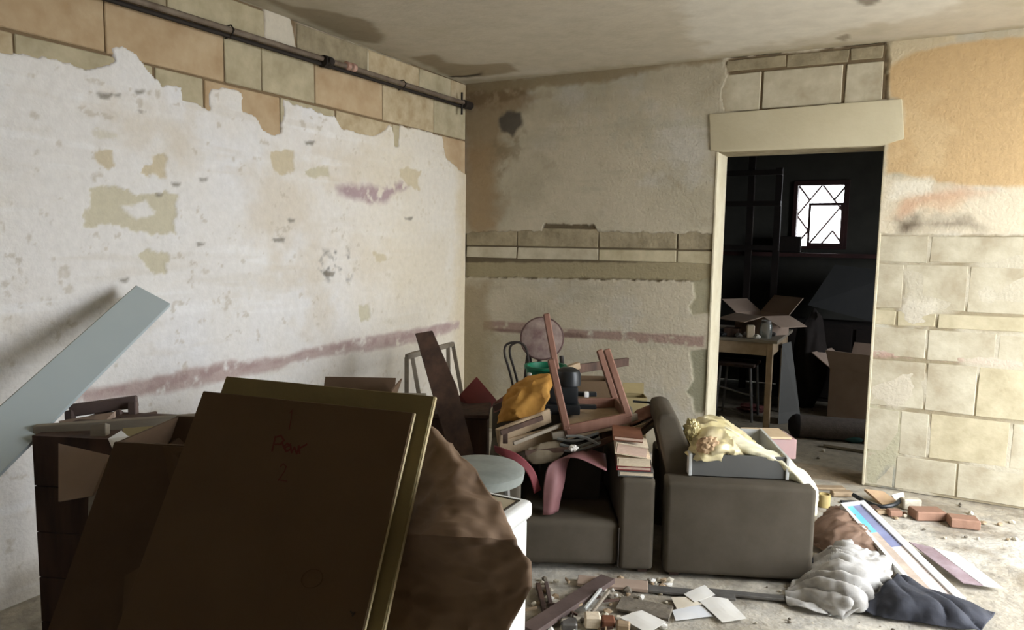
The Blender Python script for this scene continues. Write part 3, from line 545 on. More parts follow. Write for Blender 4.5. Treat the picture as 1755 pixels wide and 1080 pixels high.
blob('bag_neck', at(1186, 744, 3.36), (0.042, 0.05, 0.07), mat('olive_plastic_bag', S(206, 190, 130), S(188, 174, 118), 9, 0.35, spec=0.5), bag, ax=(U, V, Z), amp=0.25, sc=2.2, seed=9, sharp='facet', sub=5)
blob('bag_contents', at(1214, 764, 3.22), (0.05, 0.03, 0.04), m_bagi, bag, ax=(U, V, Z), amp=0.3, sc=3, seed=12)
patch('bag_tail', [[at(1232, 728, 3.42), at(1262, 742, 3.36), at(1300, 764, 3.32), at(1342, 782, 3.27), at(1376, 806, 3.24), at(1400, 840, 3.2), at(1398, 884, 3.22)],
                   [at(1226, 752, 3.32), at(1262, 764, 3.26), at(1300, 775, 3.22), at(1336, 790, 3.2), at(1362, 812, 3.19), at(1386, 845, 3.15), at(1390, 886, 3.18)],
                   [at(1226, 780, 3.34), at(1262, 782, 3.28), at(1292, 787, 3.24), at(1328, 797, 3.22), at(1352, 822, 3.22), at(1380, 850, 3.2), at(1384, 884, 3.22)]], m_bagw, bag, n=10, amp=0.012, sc=24, seed=3, sharp='facet', fold=(U - Z * .3, 3))
bx = lbox(at(1322, 785, 3.80), U, V, -0.115, 0.12, -0.02, 0.16, 0.0, 0.105)
pb = thing('pink_box', at(1322, 785, 3.80), 'faded pink box with a cream lid behind the grey drawer', 'box')
bx.obj('body', mat('faded_pink_card', S(178, 140, 136), S(166, 140, 138), 5, 0.8), pb, bevel=0.004, seg=1)
lbox(at(1322, 785, 3.80), U, V, -0.12, 0.09, -0.025, 0.165, 0.106, 0.118).obj('lid', mat('cream_card', S(214, 190, 152), S(200, 172, 134), 8, 0.8), pb, bevel=0.003, seg=1)

# ------------------------------------------------------------------ things on the first chair
P1 = frame_pt(O1, U, V)
blk = thing('storage_cube', P1(-0.36, 0.36, 0.24), 'dark brown padded cube standing on the seat of the buried armchair', 'cube')
b = B(); b.slab([P1(-0.50, 0.26, 0.24), P1(-0.215, 0.26, 0.24), P1(-0.185, 0.34, 0.50), P1(-0.49, 0.34, 0.50)], V * 0.2); b.obj('body', m_uphd, blk, bevel=0.015)
b = B(); b.tube([P1(-0.495, 0.336, 0.497), P1(-0.19, 0.336, 0.497)], 0.006, 6); b.obj('piping', m_black, blk)
patch('pink_sheet', [[at(930, 882, 3.25), at(932, 830, 3.24), at(944, 794, 3.26), at(985, 783, 3.22), at(1040, 806, 3.2)],
                     [at(944, 882, 3.25), at(952, 830, 3.24), at(962, 790, 3.3), at(995, 775, 3.3), at(1040, 795, 3.3)],
                     [at(956, 876, 3.3), at(966, 830, 3.3), at(976, 784, 3.4), at(1000, 768, 3.42), at(1038, 778, 3.42)]], m_pink, n=8, amp=0.003, sc=8, thick=0.004, label='curled pink vinyl sheet draped over the dark cube', cat='sheet')
patch('red_strap', [[at(846, 764, 3.3), at(862, 768, 3.27), at(890, 780, 3.25), at(915, 805, 3.25), at(928, 840, 3.27)], [at(848, 775, 3.3), at(864, 783, 3.26), at(886, 793, 3.24), at(906, 815, 3.24), at(916, 846, 3.26)]], m_crim, n=6, amp=0.003, sc=9, thick=0.005, label='crimson strap hanging from the left side of the plank pile', cat='strap')
# books
def book(name, c, u, v, w_, d_, t, cover, pages, label, tilt=0.0, grp='books stacked on the armrest'):
    zu = (Z + u * tilt).normalized(); uu = (u - zu * u.dot(zu)).normalized()
    o = thing(name, c, label, 'book', grp)
    b = B(); b.obox(c + zu * 0.002, (uu, v, zu), (w_ / 2, d_ / 2, 0.002)); b.obox(c + zu * (t - 0.002), (uu, v, zu), (w_ / 2, d_ / 2, 0.002)); b.obox(c + zu * t / 2 - uu * (w_ / 2 - 0.002), (uu, v, zu), (0.002, d_ / 2, t / 2 - 0.004)); b.obj('cover', cover, o)
    b = B(); b.obox(c + zu * t / 2 + uu * 0.002, (uu, v, zu), (w_ / 2 - 0.005, d_ / 2 - 0.004, t / 2 - 0.0042)); b.obj('pages', pages, o)
    return o
ub = Vector((0.93, 0.37, 0)).normalized(); vb = Vector((-0.37, 0.93, 0)).normalized()
zb = 0.437
for nm, w_, d_, t, cv, pg, lb, sh, tl in [('grey_book', 0.155, 0.2, 0.024, m_greyc, m_page, 'grey-covered book at the bottom of the stack on the armrest', 0.01, 0), ('red_book', 0.15, 0.19, 0.02, m_redc, m_pagep, 'thin red-covered book second from the bottom of the armrest stack', 0.0, 0),
      ('cream_book', 0.145, 0.2, 0.036, m_page, m_page, 'thick cream book in the middle of the armrest stack', 0.0, 0), ('pink_edged_book', 0.14, 0.2, 0.05, m_page, m_pagep, 'thick tilted book with pinkish page edges in the armrest stack', -0.015, 0.12), ('brown_book', 0.13, 0.19, 0.02, m_brown, m_pagep, 'slim brown-covered book topmost on the armrest stack', -0.03, 0.06)]:
    book(nm, P1(-0.085 + sh, 0.12, zb + abs(tl) * w_ * 0.5), ub, vb, w_, d_, t, cv, pg, lb, tl); zb += t + abs(tl) * w_ * (1.0 if tl > 0.1 else 0.5) + 0.0015
# planks and boards on the pile
def plank(name, a, b_, w_, t, m, label, cat='plank', group=None, side=None, bevel=0.002):
    b = B(); b.bar(a, b_, w_, t, side); return b.obj(name, m, None, bevel=bevel, seg=1, label=label, cat=cat, group=group)
G = 'boards on the junk pile'
plank('wood_board', at(852, 748, 3.34), at(942, 712, 3.52), 0.07, 0.018, m_woodt, 'pale splintered board on top of the left plank pile', group=G, side=Z)
plank('wood_board', at(855, 768, 3.36), at(968, 742, 3.5), 0.075, 0.022, m_woodt, 'tan board second in the left plank pile, above the crimson strap', group=G, side=Z)
plank('wood_board', at(868, 782, 3.42), at(985, 752, 3.62), 0.09, 0.02, m_woodg, 'grey weathered board lowest in the left plank pile', group=G, side=Z)
plank('wood_block', at(866, 737, 3.32), at(866, 760, 3.32), 0.024, 0.02, m_woodd, 'small dark wooden peg upright on the left plank pile', 'block')
plank('wood_board', at(946, 748, 3.38), at(1092, 714, 3.46), 0.034, 0.02, m_woodg, 'long greyish rail crossing in front under the upturned stool', group=G, side=Z)
plank('wood_board', at(1030, 752, 3.48), at(1120, 712, 3.62), 0.06, 0.02, m_woodd, 'dark board sloping up behind the armrest books', group=G, side=Z)
plank('wood_board', at(1028, 745, 3.52), at(1082, 730, 3.56), 0.05, 0.04, m_woodt, 'short brown batten behind the book stack', group=G, side=Z)
plank('wood_board', at(1090, 745, 3.5), at(1142, 702, 3.62), 0.06, 0.015, m_woodg, 'splintered grey board end poking up beside the side-on armchair', group=G, side=Z)
# cables
for i, pts in enumerate([[(955, 752), (985, 756), (1010, 748), (1026, 742)], [(960, 762), (985, 766), (1008, 760), (1028, 750)], [(958, 770), (982, 773), (1012, 765), (1030, 758)], [(970, 748), (992, 748), (1012, 754), (1026, 762)]]):
    B().tube(smooth_pts([at(x, y, 3.36 - 0.012 * i) for x, y in pts]), 0.007, 6).obj('cable', m_cable, None, smooth=True, label='grey cable strand in the bundle below the upturned stool', cat='cable', group='cable bundle in the junk pile')
blob('foam_lump', at(983, 768, 3.27), (0.02, 0.02, 0.014), m_paper, sub=3, amp=0.5, seed=2, label='small white foam lump among the grey cables', cat='foam')
# upturned stool
st = thing('upturned_stool', at(1010, 735, 3.5), 'reddish-brown wooden stool turned upside down with its legs in the air', 'stool')
fl_, fr_, bl_, br_ = at(972, 738, 3.38), at(1078, 716, 3.42), at(964, 692, 3.78), at(1056, 690, 3.8)
for bot_, top_ in ((fl_, at(944, 616, 3.46)), (fr_, at(1039, 599, 3.5)), (bl_, at(936, 538, 3.88)), (br_, at(1027, 600, 3.86))):
    b = B(); b.bar(bot_, top_, 0.034, 0.03); b.obj('leg', m_wood, st, bevel=0.005, seg=1)
for a, c in ((fl_, fr_), (bl_, br_), (fl_, bl_), (fr_, br_)):
    b = B(); b.bar(a + (a - c) * 0.02, c + (c - a) * 0.02, 0.05, 0.02, Z); b.obj('apron', m_wood, st, bevel=0.003, seg=1)
b = B(); s_ = Vector((0, 0, -0.018)); dn = Vector((0, 0, -0.027)); b.slab([fl_ + dn, fr_ + dn, br_ + dn, bl_ + dn], s_); b.obj('seat', m_woodt, st, bevel=0.003, seg=1)
b = B(); b.bar(at(951, 650, 3.44), at(1050, 645, 3.48), 0.018, 0.016); 
# black machine
mc = at(965, 712, 3.62)
mk = thing('black_appliance', mc, 'black appliance with a domed top and side levers inside the upturned stool', 'machine')
lbox(mc, U, V, -0.10, 0.085, 0.0, 0.16, 0.0, 0.05).obj('base', m_black, mk, bevel=0.01)
lbox(mc, U, V, -0.075, 0.075, 0.02, 0.14, 0.05, 0.14).obj('housing', m_black, mk, bevel=0.015)
b = B(); b.lathe(mc + U * 0.025 + V * 0.08 + Z * 0.14, [(0.066, 0), (0.066, 0.05), (0.058, 0.072), (0.03, 0.086)], Z, 20); b.obj('dome', m_black, mk, smooth=True)
for z_ in (0.085, 0.02): lbox(mc, U, V, 0.075, 0.17, 0.05, 0.08, z_, z_ + 0.022).obj('lever', m_black, mk, bevel=0.004, seg=1)
lbox(mc, U, V, 0.105, 0.128, 0.03, 0.055, 0.085, 0.112).obj('knob', m_frame, mk, bevel=0.004, label='small white knob')
lbox(mc, U, V, -0.135, -0.06, -0.03, 0.02, -0.006, 0.022).obj('tray', m_metal, mk, bevel=0.004, seg=1, label='grey metal tray')
# ochre cloth
patch('ochre_cloth', [[at(893, 655, 3.62), at(912, 645, 3.62), at(940, 643, 3.6), at(947, 650, 3.6)], [at(872, 668, 3.56), at(898, 662, 3.52), at(930, 660, 3.5), at(944, 668, 3.52)], [at(862, 685, 3.5), at(885, 682, 3.46), at(918, 684, 3.44), at(938, 692, 3.48)], [at(857, 704, 3.5), at(880, 704, 3.44), at(908, 708, 3.44), at(930, 704, 3.5)], [at(854, 726, 3.5), at(868, 722, 3.46), at(892, 722, 3.46), at(915, 714, 3.5)]], m_ochre, n=9, amp=0.018, sc=17, seed=5, sharp='facet', fold=(Vector((.6, .3, .7)), 2.5), label='crumpled ochre yellow cloth heaped on the planks', cat='cloth')
# green bucket
gb = thing('green_bucket', at(935, 690, 3.95), 'green plastic bucket behind the ochre cloth', 'bucket')
b = B(); b.lathe(at(934, 690, 3.95), [(0.085, 0), (0.108, 0.19), (0.116, 0.19), (0.116, 0.205), (0.1, 0.205), (0.08, 0.02)], Z, 24); b.obj('shell', m_green, gb, smooth=True)
b = B(); b.lathe(at(907, 662, 3.82), [(0.012, 0), (0.012, 0.07)], Z, 10); b.obj('handle_grip', m_lpanel, gb, smooth=True)
# bentwood chair with round seat, tipped
bw = thing('bentwood_chair', at(915, 720, 4.35), 'black bentwood chair with worn round pink-brown seat tipped against the back wall', 'chair')
sc_ = at(929, 580, 4.35); ax_ = (EYE - sc_).normalized() + Z * 0.12
b = B(); b.lathe(sc_, [(0.02, 0.012), (0.11, 0.008), (0.122, 0.004), (0.122, -0.012), (0.1, -0.016)], ax_, 36); b.obj('seat', m_seat, bw, smooth=True)
ring = []; axn = ax_.normalized(); a_ = axn.orthogonal().normalized(); c_ = axn.cross(a_)
for k in range(36): ring.append(sc_ - axn * 0.004 + (a_ * math.cos(k * math.pi / 18) + c_ * math.sin(k * math.pi / 18)) * 0.124)
b = B(); b.tube(ring, 0.008, 8, True); b.obj('seat_rim', mat('seat_rim_wood', S(92, 66, 60), S(80, 58, 54), 8, 0.6), bw, smooth=True)
for off, d in ((0, 4.3), (9, 4.38)):
    b = B(); b.tube(smooth_pts([at(882 + off, 690, d - .02), at(879 + off, 662, d), at(872 + off, 632, d), at(865 + off, 608, d), at(866 + off, 594, d), at(874 + off, 588, d), at(888 + off * .6, 587, d), at(898 + off * .4, 592, d), at(904 + off * .4, 606, d), at(908 + off * .4, 640, d), at(912 + off * .4, 690, d - .02)]), 0.0075, 8); b.obj('hoop', m_bent, bw, smooth=True)
for px in (905, 925, 948, 962):
    b = B(); b.tube([at(px, 610, 4.4), at(px + (px - 933) * .4, 720, 4.34), at(px + (px - 933) * .5, 800, 4.28)], [0.014, 0.012, 0.01], 8); b.obj('leg', m_bent, bw, smooth=True)
# boxes behind the stool
def carton(name, c, u, v, w_, d_, h_, m, label, flaps=(), cat='box', group=None, t=0.006, fl=0.12, openz=True):
    o = thing(name, c, label, cat, group)
    for nm, a0, a1, b0, b1 in (('front', -w_ / 2, w_ / 2, 0, t), ('back', -w_ / 2, w_ / 2, d_ - t, d_), ('side', -w_ / 2, -w_ / 2 + t, t, d_ - t), ('side', w_ / 2 - t, w_ / 2, t, d_ - t)):
        lbox(c, u, v, a0, a1, b0, b1, 0, h_).obj(nm, m, o)
    lbox(c, u, v, -w_ / 2 + t, w_ / 2 - t, t, d_ - t, 0, t).obj('bottom', m, o)
    for kind, ang in flaps:
        b = B(); ca_, sa = math.cos(ang), math.sin(ang)
        top_ = c + Z * h_
        if kind == 'front': p0, p1, out = top_ - u * w_ / 2, top_ + u * w_ / 2, -v
        if kind == 'back': p0, p1, out = top_ - u * w_ / 2 + v * d_, top_ + u * w_ / 2 + v * d_, v
        if kind == 'left': p0, p1, out = top_ - u * w_ / 2, top_ - u * w_ / 2 + v * d_, -u
        if kind == 'right': p0, p1, out = top_ + u * w_ / 2, top_ + u * w_ / 2 + v * d_, u
        dv = (out * ca_ + Z * sa) * fl
        b.slab([p0, p1, p1 + dv, p0 + dv], (p1 - p0).cross(dv).normalized() * t); b.obj('flap', m, o)
    return o
g1 = at(1020, 712, 4.0); carton('cardboard_box', Vector((g1.x, g1.y, 0)), U, V, 0.2, 0.16, g1.z + 0.19, m_card, 'tan cardboard box between the back wall and the upturned stool', [])
g1 = at(1090, 712, 4.1); carton('cardboard_box', Vector((g1.x, g1.y, 0)), U, V, 0.12, 0.12, g1.z + 0.1, m_cardb, 'small open cardboard box right of the upturned stool by the back wall', [('left', 0.9), ('back', 1.3)], fl=0.06)
b = B(); b.tube([at(1085, 688, 3.7), at(1113, 690, 3.7), at(1117, 700, 3.7), at(1119, 722, 3.66)], 0.006, 6); b.obj('bent_rod', m_black, None, label='bent black rod above the books at the right of the pile', cat='rod', smooth=True)
plank('wood_strip', at(962, 636, 4.1), at(1076, 620, 4.5), 0.05, 0.02, m_woodd, 'dark slat lying behind the upturned stool legs, its end near the pink line', side=Z)
plank('wood_strip', at(968, 634, 4.0), at(992, 626, 4.05), 0.035, 0.03, m_woodt, 'small pale wood offcut beside the round chair seat', 'offcut', side=Z)

# ------------------------------------------------------------------ corner behind: plank, frame, red box, chest
def px_slab(name, c4, t, m, parent=None, **k):
    b = B(); pts = [at(*p) for p in c4]; n = (pts[1] - pts[0]).cross(pts[2] - pts[0]).normalized()
    if n.dot(FWD) < 0: n = -n
    b.slab(pts, n * t); return b.obj(name, m, parent, **k)
pl_ = px_slab('old_plank', [(711, 571, 4.25), (741, 566, 4.25), (782, 660, 4.0), (818, 800, 3.7), (778, 806, 3.68), (742, 680, 3.98)], 0.03, m_woodd, bevel=0.004, seg=1, label='dark weathered plank leaning in the corner in front of the wooden stand', cat='plank')
fr = thing('open_stand', at(735, 720, 4.35), 'grey-brown open wooden stand standing in the corner behind the dark plank', 'stand')
FA, FB, FC_, FD = (697, 612, 4.3), (768, 592, 4.62), (706, 608, 4.42), (776, 590, 4.72)
for tp, bt in ((FA, (697, 720, 4.28)), (FC_, (726, 722, 4.3)), (FB, (770, 720, 4.55)), (FD, (800, 722, 4.55))):
    b = B(); b.bar(at(*tp), at(*bt), 0.024, 0.024); b.obj('post', m_woodg, fr, bevel=0.003, seg=1)
for p, q in ((FA, FB), (FC_, FD), (FA, FC_), (FB, FD)):
    b = B(); b.bar(at(*p), at(*q), 0.03, 0.022, Z); b.obj('rail', m_woodg, fr, bevel=0.003, seg=1)
px_slab('red_box', [(817, 645, 4.3), (852, 686, 4.25), (822, 716, 4.15), (788, 676, 4.2)], 0.07, m_red, bevel=0.006, label='dark red box balanced on its corner below the bentwood chair', cat='box')
ck = thing('wooden_chest', at(790, 760, 3.9), 'dark wooden chest in shadow behind the cardboard panels', 'chest')
cc = Vector((at(790, 760, 3.95).x, at(790, 760, 3.95).y, 0))
lbox(cc, U, V, -0.22, 0.14, 0, 0.34, 0.0, 0.50).obj('body', m_woodd, ck, bevel=0.006, seg=1)
lbox(cc, U, V, -0.23, 0.15, -0.012, 0.35, 0.501, 0.525).obj('lid', m_woodd, ck, bevel=0.004, seg=1)
# crate of flaps behind the panels (beside the wall)
cA = Vector((at(590, 668, 3.0).x, at(590, 668, 3.0).y, 0)); 
carton('cardboard_box', cA, U, V, 0.32, 0.26, 0.745, m_cardd, 'open brown carton behind the leaning panels near the plastered wall', [('front', 0.75), ('right', 1.25), ('left', 0.3), ('back', 1.0)], fl=0.1)
sA = Vector((at(690, 680, 3.65).x, at(690, 680, 3.65).y, 0))
sd_ = thing('side_table', sA, 'small dark table with a pale edge behind the panel corner', 'table')
lbox(sA, U, V, -0.05, 0.10, 0, 0.16, 0.645, 0.66).obj('table_top', m_woodg, sd_, bevel=0.003, seg=1)
for a in (-0.035, 0.085):
    for c in (0.02, 0.14): lbox(sA, U, V, a - 0.012, a + 0.012, c - 0.012, c + 0.012, 0, 0.645).obj('leg', m_woodd, sd_)

# ------------------------------------------------------------------ grey round stool behind the freezer
sc2 = at(822, 800, 2.66); sc2 = Vector((sc2.x, sc2.y, 0))
zs_ = at(822, 800, 2.66).z
rs = thing('round_stool', sc2, 'grey-green round stool standing behind the white freezer', 'stool')
b = B(); b.lathe(sc2, [(0.13, zs_ - 0.05), (0.16, zs_ - 0.045), (0.165, zs_ - 0.012), (0.15, zs_), (0.06, zs_ + 0.004)], Z, 36); b.obj('seat', m_stool, rs, smooth=True)
for k in range(4):
    a = math.pi / 4 + k * math.pi / 2; b = B(); b.tube([sc2 + Vector((math.cos(a) * 0.1, math.sin(a) * 0.1, zs_ - 0.045)), sc2 + Vector((math.cos(a) * 0.15, math.sin(a) * 0.15, 0))], 0.012, 8); b.obj('leg', m_metal, rs, smooth=True)

# ------------------------------------------------------------------ white chest freezer
fx1, fy1 = -0.915, 1.88; fx0, fy0 = -1.50, 1.40; fh = 0.70
fz = thing('chest_freezer', Vector(((fx0 + fx1) / 2, (fy0 + fy1) / 2, 0)), 'white chest freezer with a beige inset top behind the kraft paper', 'freezer')
b = B(); b.box(fx0 + 0.012, fx1 - 0.012, fy0 + 0.012, fy1 - 0.012, 0.03, fh - 0.055); b.obj('body', m_white, fz, bevel=0.012, seg=2)
b = B(); b.box(fx0, fx1, fy0, fy1, fh - 0.055, fh); lid = b.obj('lid', m_white, fz, bevel=0.02, seg=3)
b = B(); b.box(fx0 + 0.035, fx1 - 0.035, fy0 + 0.035, fy1 - 0.035, fh - 0.01, fh + 0.0015); b.obj('top_panel', m_beige, lid)
for q in ((fx0 + .03, fx1 - .03, fy0 + .03, fy0 + .037), (fx0 + .03, fx1 - .03, fy1 - .037, fy1 - .03), (fx0 + .03, fx0 + .037, fy0 + .03, fy1 - .03), (fx1 - .037, fx1 - .03, fy0 + .03, fy1 - .03)):
    b = B(); b.box(*q, fh - 0.006, fh + 0.003); b.obj('seam', m_seam, lid)
for a in (fx0 + .06, fx1 - .06):
    for c in (fy0 + .06, fy1 - .06): b = B(); b.lathe((a, c, 0), [(0.02, 0), (0.024, 0.032)], Z, 10); b.obj('foot', m_black, fz)

# ------------------------------------------------------------------ big cardboard panels in the foreground
TL, TR, BL, BR = at(348, 670, 1.95), at(709, 707, 1.80), at(210, 1080, 1.69), at(617.5, 1162, 1.56)
e1 = (TR - TL).normalized(); e2 = ((BL - TL) + (BR - TR)); e2 = (e2 - e1 * e2.dot(e1)).normalized(); nn = e1.cross(e2).normalized()
if nn.dot(FWD) < 0: nn = -nn
WP = (TR - TL).length
def bottom_len(p): return (p.z - 0.015) / -e2.z
LPn = bottom_len(TR) - 0.002
cp = thing('flat_carton', Vector((BL.x, BL.y, 0)), 'large brown flat-packed carton leaning in the foreground with red marker scribble', 'carton', 'leaning flat cartons')
cp.location = (TL + e2 * LPn + e1 * WP / 2); cp.location.z = 0
b = B(); b.slab([TL, TR, TR + e2 * LPn, TL + e2 * LPn], nn * 0.016); cpb = b.obj('board', m_card, cp, bevel=0.002, seg=1)
b = B(); b.slab([TR + e1 * 0.0004 + nn * 0.003, TR + e1 * 0.0004 + nn * 0.013, TR + e1 * 0.0004 + nn * 0.013 + e2 * LPn, TR + e1 * 0.0004 + nn * 0.003 + e2 * LPn], e1 * 0.0015); b.obj('edge', m_cardlit, cp, label='corrugated edge coloured pale as if lit')
T2 = TL + nn * 0.024 + e1 * 0.035 - e2 * 0.055
T2r = T2 + e1 * WP
L2 = bottom_len(T2r) - 0.004
cq = thing('flat_carton', T2 + e2 * L2 + e1 * WP / 2, 'olive-brown flat carton standing just behind the scribbled one', 'carton', 'leaning flat cartons'); cq.location.z = 0
b = B(); b.slab([T2, T2r, T2r + e2 * L2, T2 + e2 * L2], nn * 0.02); b.obj('board', m_cardb, cq, bevel=0.002, seg=1)
b = B(); b.slab([T2r + e1 * 0.0004 + nn * 0.004, T2r + e1 * 0.0004 + nn * 0.016, T2r + e1 * 0.0004 + nn * 0.016 + e2 * L2, T2r + e1 * 0.0004 + nn * 0.004 + e2 * L2], e1 * 0.0015); b.obj('edge', m_cardlit, cq, label='corrugated edge coloured pale as if lit')
def onP(x, y):   # a point of the panel's front face
    r = ray(x, y); t = (TL - EYE).dot(nn) / r.dot(nn); return EYE + r * t - nn * 0.0012
def strokes(name, lines, r, m):
    b = B()
    for ln in lines:
        pts = [onP(*p) for p in ln]
        for a, c in zip(pts[:-1], pts[1:]): b.bar(a - (c - a) * 0.1, c + (c - a) * 0.1, r * 2, 0.0008, (c - a).cross(nn))
    return b.obj(name, m, cpb)
strokes('marker_scribble', [[(467, 772), (472, 750), (482, 747), (487, 755), (480, 762), (470, 762)], [(484, 760), (490, 773)], [(488, 768), (496, 764), (493, 760), (487, 766), (491, 774), (498, 771)], [(498, 762), (500, 776), (505, 767), (509, 778), (513, 765)], [(512, 765), (514, 777)], [(515, 768), (526, 762)]], 0.0022, m_mark)
strokes('marker_numeral', [[(481, 800), (486, 795), (491, 800), (488, 808), (478, 823), (491, 825)]], 0.0014, m_mark)
strokes('marker_stroke', [[(497, 708), (501, 704), (499, 720), (496, 736)]], 0.0012, m_mark)
strokes('deboss_ring', [[(535 + 18 * math.cos(k * math.pi / 10) - 0.2 * 18 * math.sin(k * math.pi / 10), 992 + 16 * math.sin(k * math.pi / 10)) for k in range(0, 21)]], 0.0009, m_deboss)  # debossed circle: the groove's shade drawn as a thin darker ring
strokes('dent', [[(601, 1048), (606, 1053)], [(608, 1050), (604, 1056)]], 0.002, m_seam)

# kraft paper between the panels and the freezer
patch('kraft_paper', [[at(722, 730, 1.98), at(738, 733, 1.95), at(758, 748, 1.93)], [at(700, 800, 1.92), at(770, 800, 1.80), at(812, 806, 1.80)], [at(686, 862, 1.86), at(775, 868, 1.66), at(858, 866, 1.68)], [at(678, 915, 1.80), at(765, 918, 1.54), at(884, 928, 1.57)], [at(668, 960, 1.80), at(775, 970, 1.64), at(911, 962, 1.60)], [at(662, 1010, 1.78), at(775, 1020, 1.69), at(912, 1004, 1.66)], [at(650, 1090, 1.76), at(740, 1095, 1.72), at(864, 1092, 1.70)]], m_kraft, n=16, amp=0.017, sc=9, seed=6, sharp='facet', linr=True, thick=0.0015, label='crumpled brown kraft paper folded over beside the cardboard panels', cat='paper')

# dark open carton left of the panels, and the things behind it
DC = Vector((at(285, 757, 1.75).x, at(285, 757, 1.75).y, 0))
b0 = at(196, 758, 1.95); 
u3 = Vector((0.93, 0.37, 0)).normalized(); v3 = Vector((-0.37, 0.93, 0)).normalized(); c0 = Vector((b0.x, b0.y, 0)) + u3 * 0.16
h3 = b0.z
dc = thing('cardboard_box', c0, 'tall dark brown carton with a bent flap at the left of the panels', 'box')
t = 0.008
for nm, q in (('front', (-0.16, 0.16, 0, t)), ('back', (-0.16, 0.16, 0.3 - t, 0.3)), ('side', (-0.16, -0.16 + t, t, 0.3 - t)), ('side', (0.16 - t, 0.16, t, 0.3 - t))):
    bb = B(); a0, a1, q0, q1 = q; lean = v3 * 0.0
    k = Vector((0, 0, 0)); pts = []
    lo = c0 - v3 * 0.22 - u3 * 0.24
    for z_, base in ((0.0, lo), (h3 if nm != 'side' else h3 - 0.002, c0)):
        pts.append([base + u3 * a0 + v3 * q0 + Z * z_, base + u3 * a1 + v3 * q0 + Z * z_, base + u3 * a1 + v3 * q1 + Z * z_, base + u3 * a0 + v3 * q1 + Z * z_])
    bb.add(pts[0] + pts[1], [(3, 2, 1, 0), (4, 5, 6, 7), (0, 1, 5, 4), (1, 2, 6, 5), (2, 3, 7, 6), (3, 0, 4, 7)]); bb.obj(nm, m_cardd, dc)
b = B(); b.slab([c0 + u3 * -0.02 + Z * (h3 - 0.004), c0 + u3 * 0.16 + Z * h3, c0 + u3 * 0.17 - v3 * 0.07 + Z * (h3 - 0.09), c0 + u3 * 0.05 - v3 * 0.06 + Z * (h3 - 0.17)], -v3 * 0.005); b.obj('flap', m_card, dc, label='lighter bent flap')
b = B(); b.slab([onP(190, 1130) + nn * .03, onP(200, 985) + nn * .03, onP(262, 948) + nn * .03, onP(262, 1130) + nn * .03], nn * 0.006); b.obj('carton_flap', m_card, dc)

# wall-side pile on the left: frames, bars
def zero(p): return Vector((p.x, p.y, 0))
plank('grey_timber', at(60, 742, 2.42), at(345, 722, 2.52), 0.052, 0.03, m_woodg, 'long grey timber lying across the left-hand pile', 'timber', side=Z)
plank('short_timber', at(172, 728, 2.40), at(168, 900, 2.30), 0.05, 0.03, m_woodg, 'short grey timber upright below the long one at the left edge', 'timber')
pf = thing('broken_chair', at(190, 720, 2.7), 'purple-brown chair back sticking up behind the grey timber', 'chair')
for p, q, w_ in (((120, 704, 2.66), (236, 688, 2.72), 0.05), ((228, 690, 2.70), (230, 740, 2.66), 0.03), ((203, 704, 2.68), (206, 745, 2.64), 0.026), ((120, 704, 2.66), (122, 760, 2.62), 0.03)):
    b = B(); b.bar(at(*p), at(*q), w_ if w_ != 0.05 else 0.045, 0.026, Z if w_ == 0.05 else None); b.obj('rail' if w_ == 0.05 else 'post', m_woodp, pf, bevel=0.004, seg=1)
plank('wood_strip', at(205, 722, 2.62), at(268, 712, 2.75), 0.03, 0.012, m_woodd, 'thin dark strip end just above the long grey timber', side=Z)
px_slab('white_foam_sheet', [(185, 752, 2.3), (208, 738, 2.32), (220, 748, 2.32), (288, 745, 2.34), (262, 758, 2.3), (200, 758, 2.28), (192, 768, 2.26)], 0.012, m_paper, label='torn white foam sheet behind the dark carton', cat='foam')
px_slab('olive_box', [(210, 734, 2.36), (300, 728, 2.4), (300, 750, 2.38), (214, 752, 2.34)], 0.1, m_cardb, label='olive cardboard strip under the long grey timber', cat='cardboard')
px_slab('white_paper_scrap', [(296, 732, 2.3), (332, 728, 2.3), (314, 738, 2.28), (300, 737, 2.28)], 0.003, m_paper, label='white paper scrap poking out beside the panel top', cat='paper')
px_slab('brown_board', [(310, 740, 2.26), (345, 725, 2.28), (345, 800, 2.2), (285, 765, 2.2)], 0.01, m_cardd, label='brown card piece between the dark carton and the panel', cat='cardboard')
px_slab('tan_card', [(100, 760, 2.2), (186, 780, 2.2), (178, 815, 2.18), (158, 850, 2.14), (100, 860, 2.12)], 0.01, m_cardp, label='pinkish tan cardboard piece at the left edge of the pile', cat='cardboard')
px_slab('tan_card', [(100, 722, 2.58), (196, 706, 2.6), (196, 716, 2.6), (180, 722, 2.58), (110, 735, 2.56)], 0.01, m_cardp, label='tan card under the purple-brown chair back', cat='cardboard')
# supporting crate under that pile
sp = zero(at(180, 800, 2.35)); ct = thing('wooden_crate', sp, 'dark wooden crate under the pile by the plastered wall', 'crate')
for k in range(5):
    z_ = 0.02 + k * 0.155; lbox(sp, u3, v3, -0.25, 0.30, 0.0, 0.015, z_, z_ + 0.151).obj('slat', m_woodd, ct); lbox(sp, u3, v3, -0.25, 0.30, 0.33, 0.345, z_, z_ + 0.151).obj('slat', m_woodd, ct)
for a in (-0.25, 0.28):
    for c in (0.016, 0.305): lbox(sp, u3, v3, a, a + 0.025, c, c + 0.025, 0, 0.79).obj('post', m_woodd, ct)
lbox(sp, u3, v3, -0.25, 0.30, 0, 0.345, 0.791, 0.806).obj('top', m_woodd, ct)
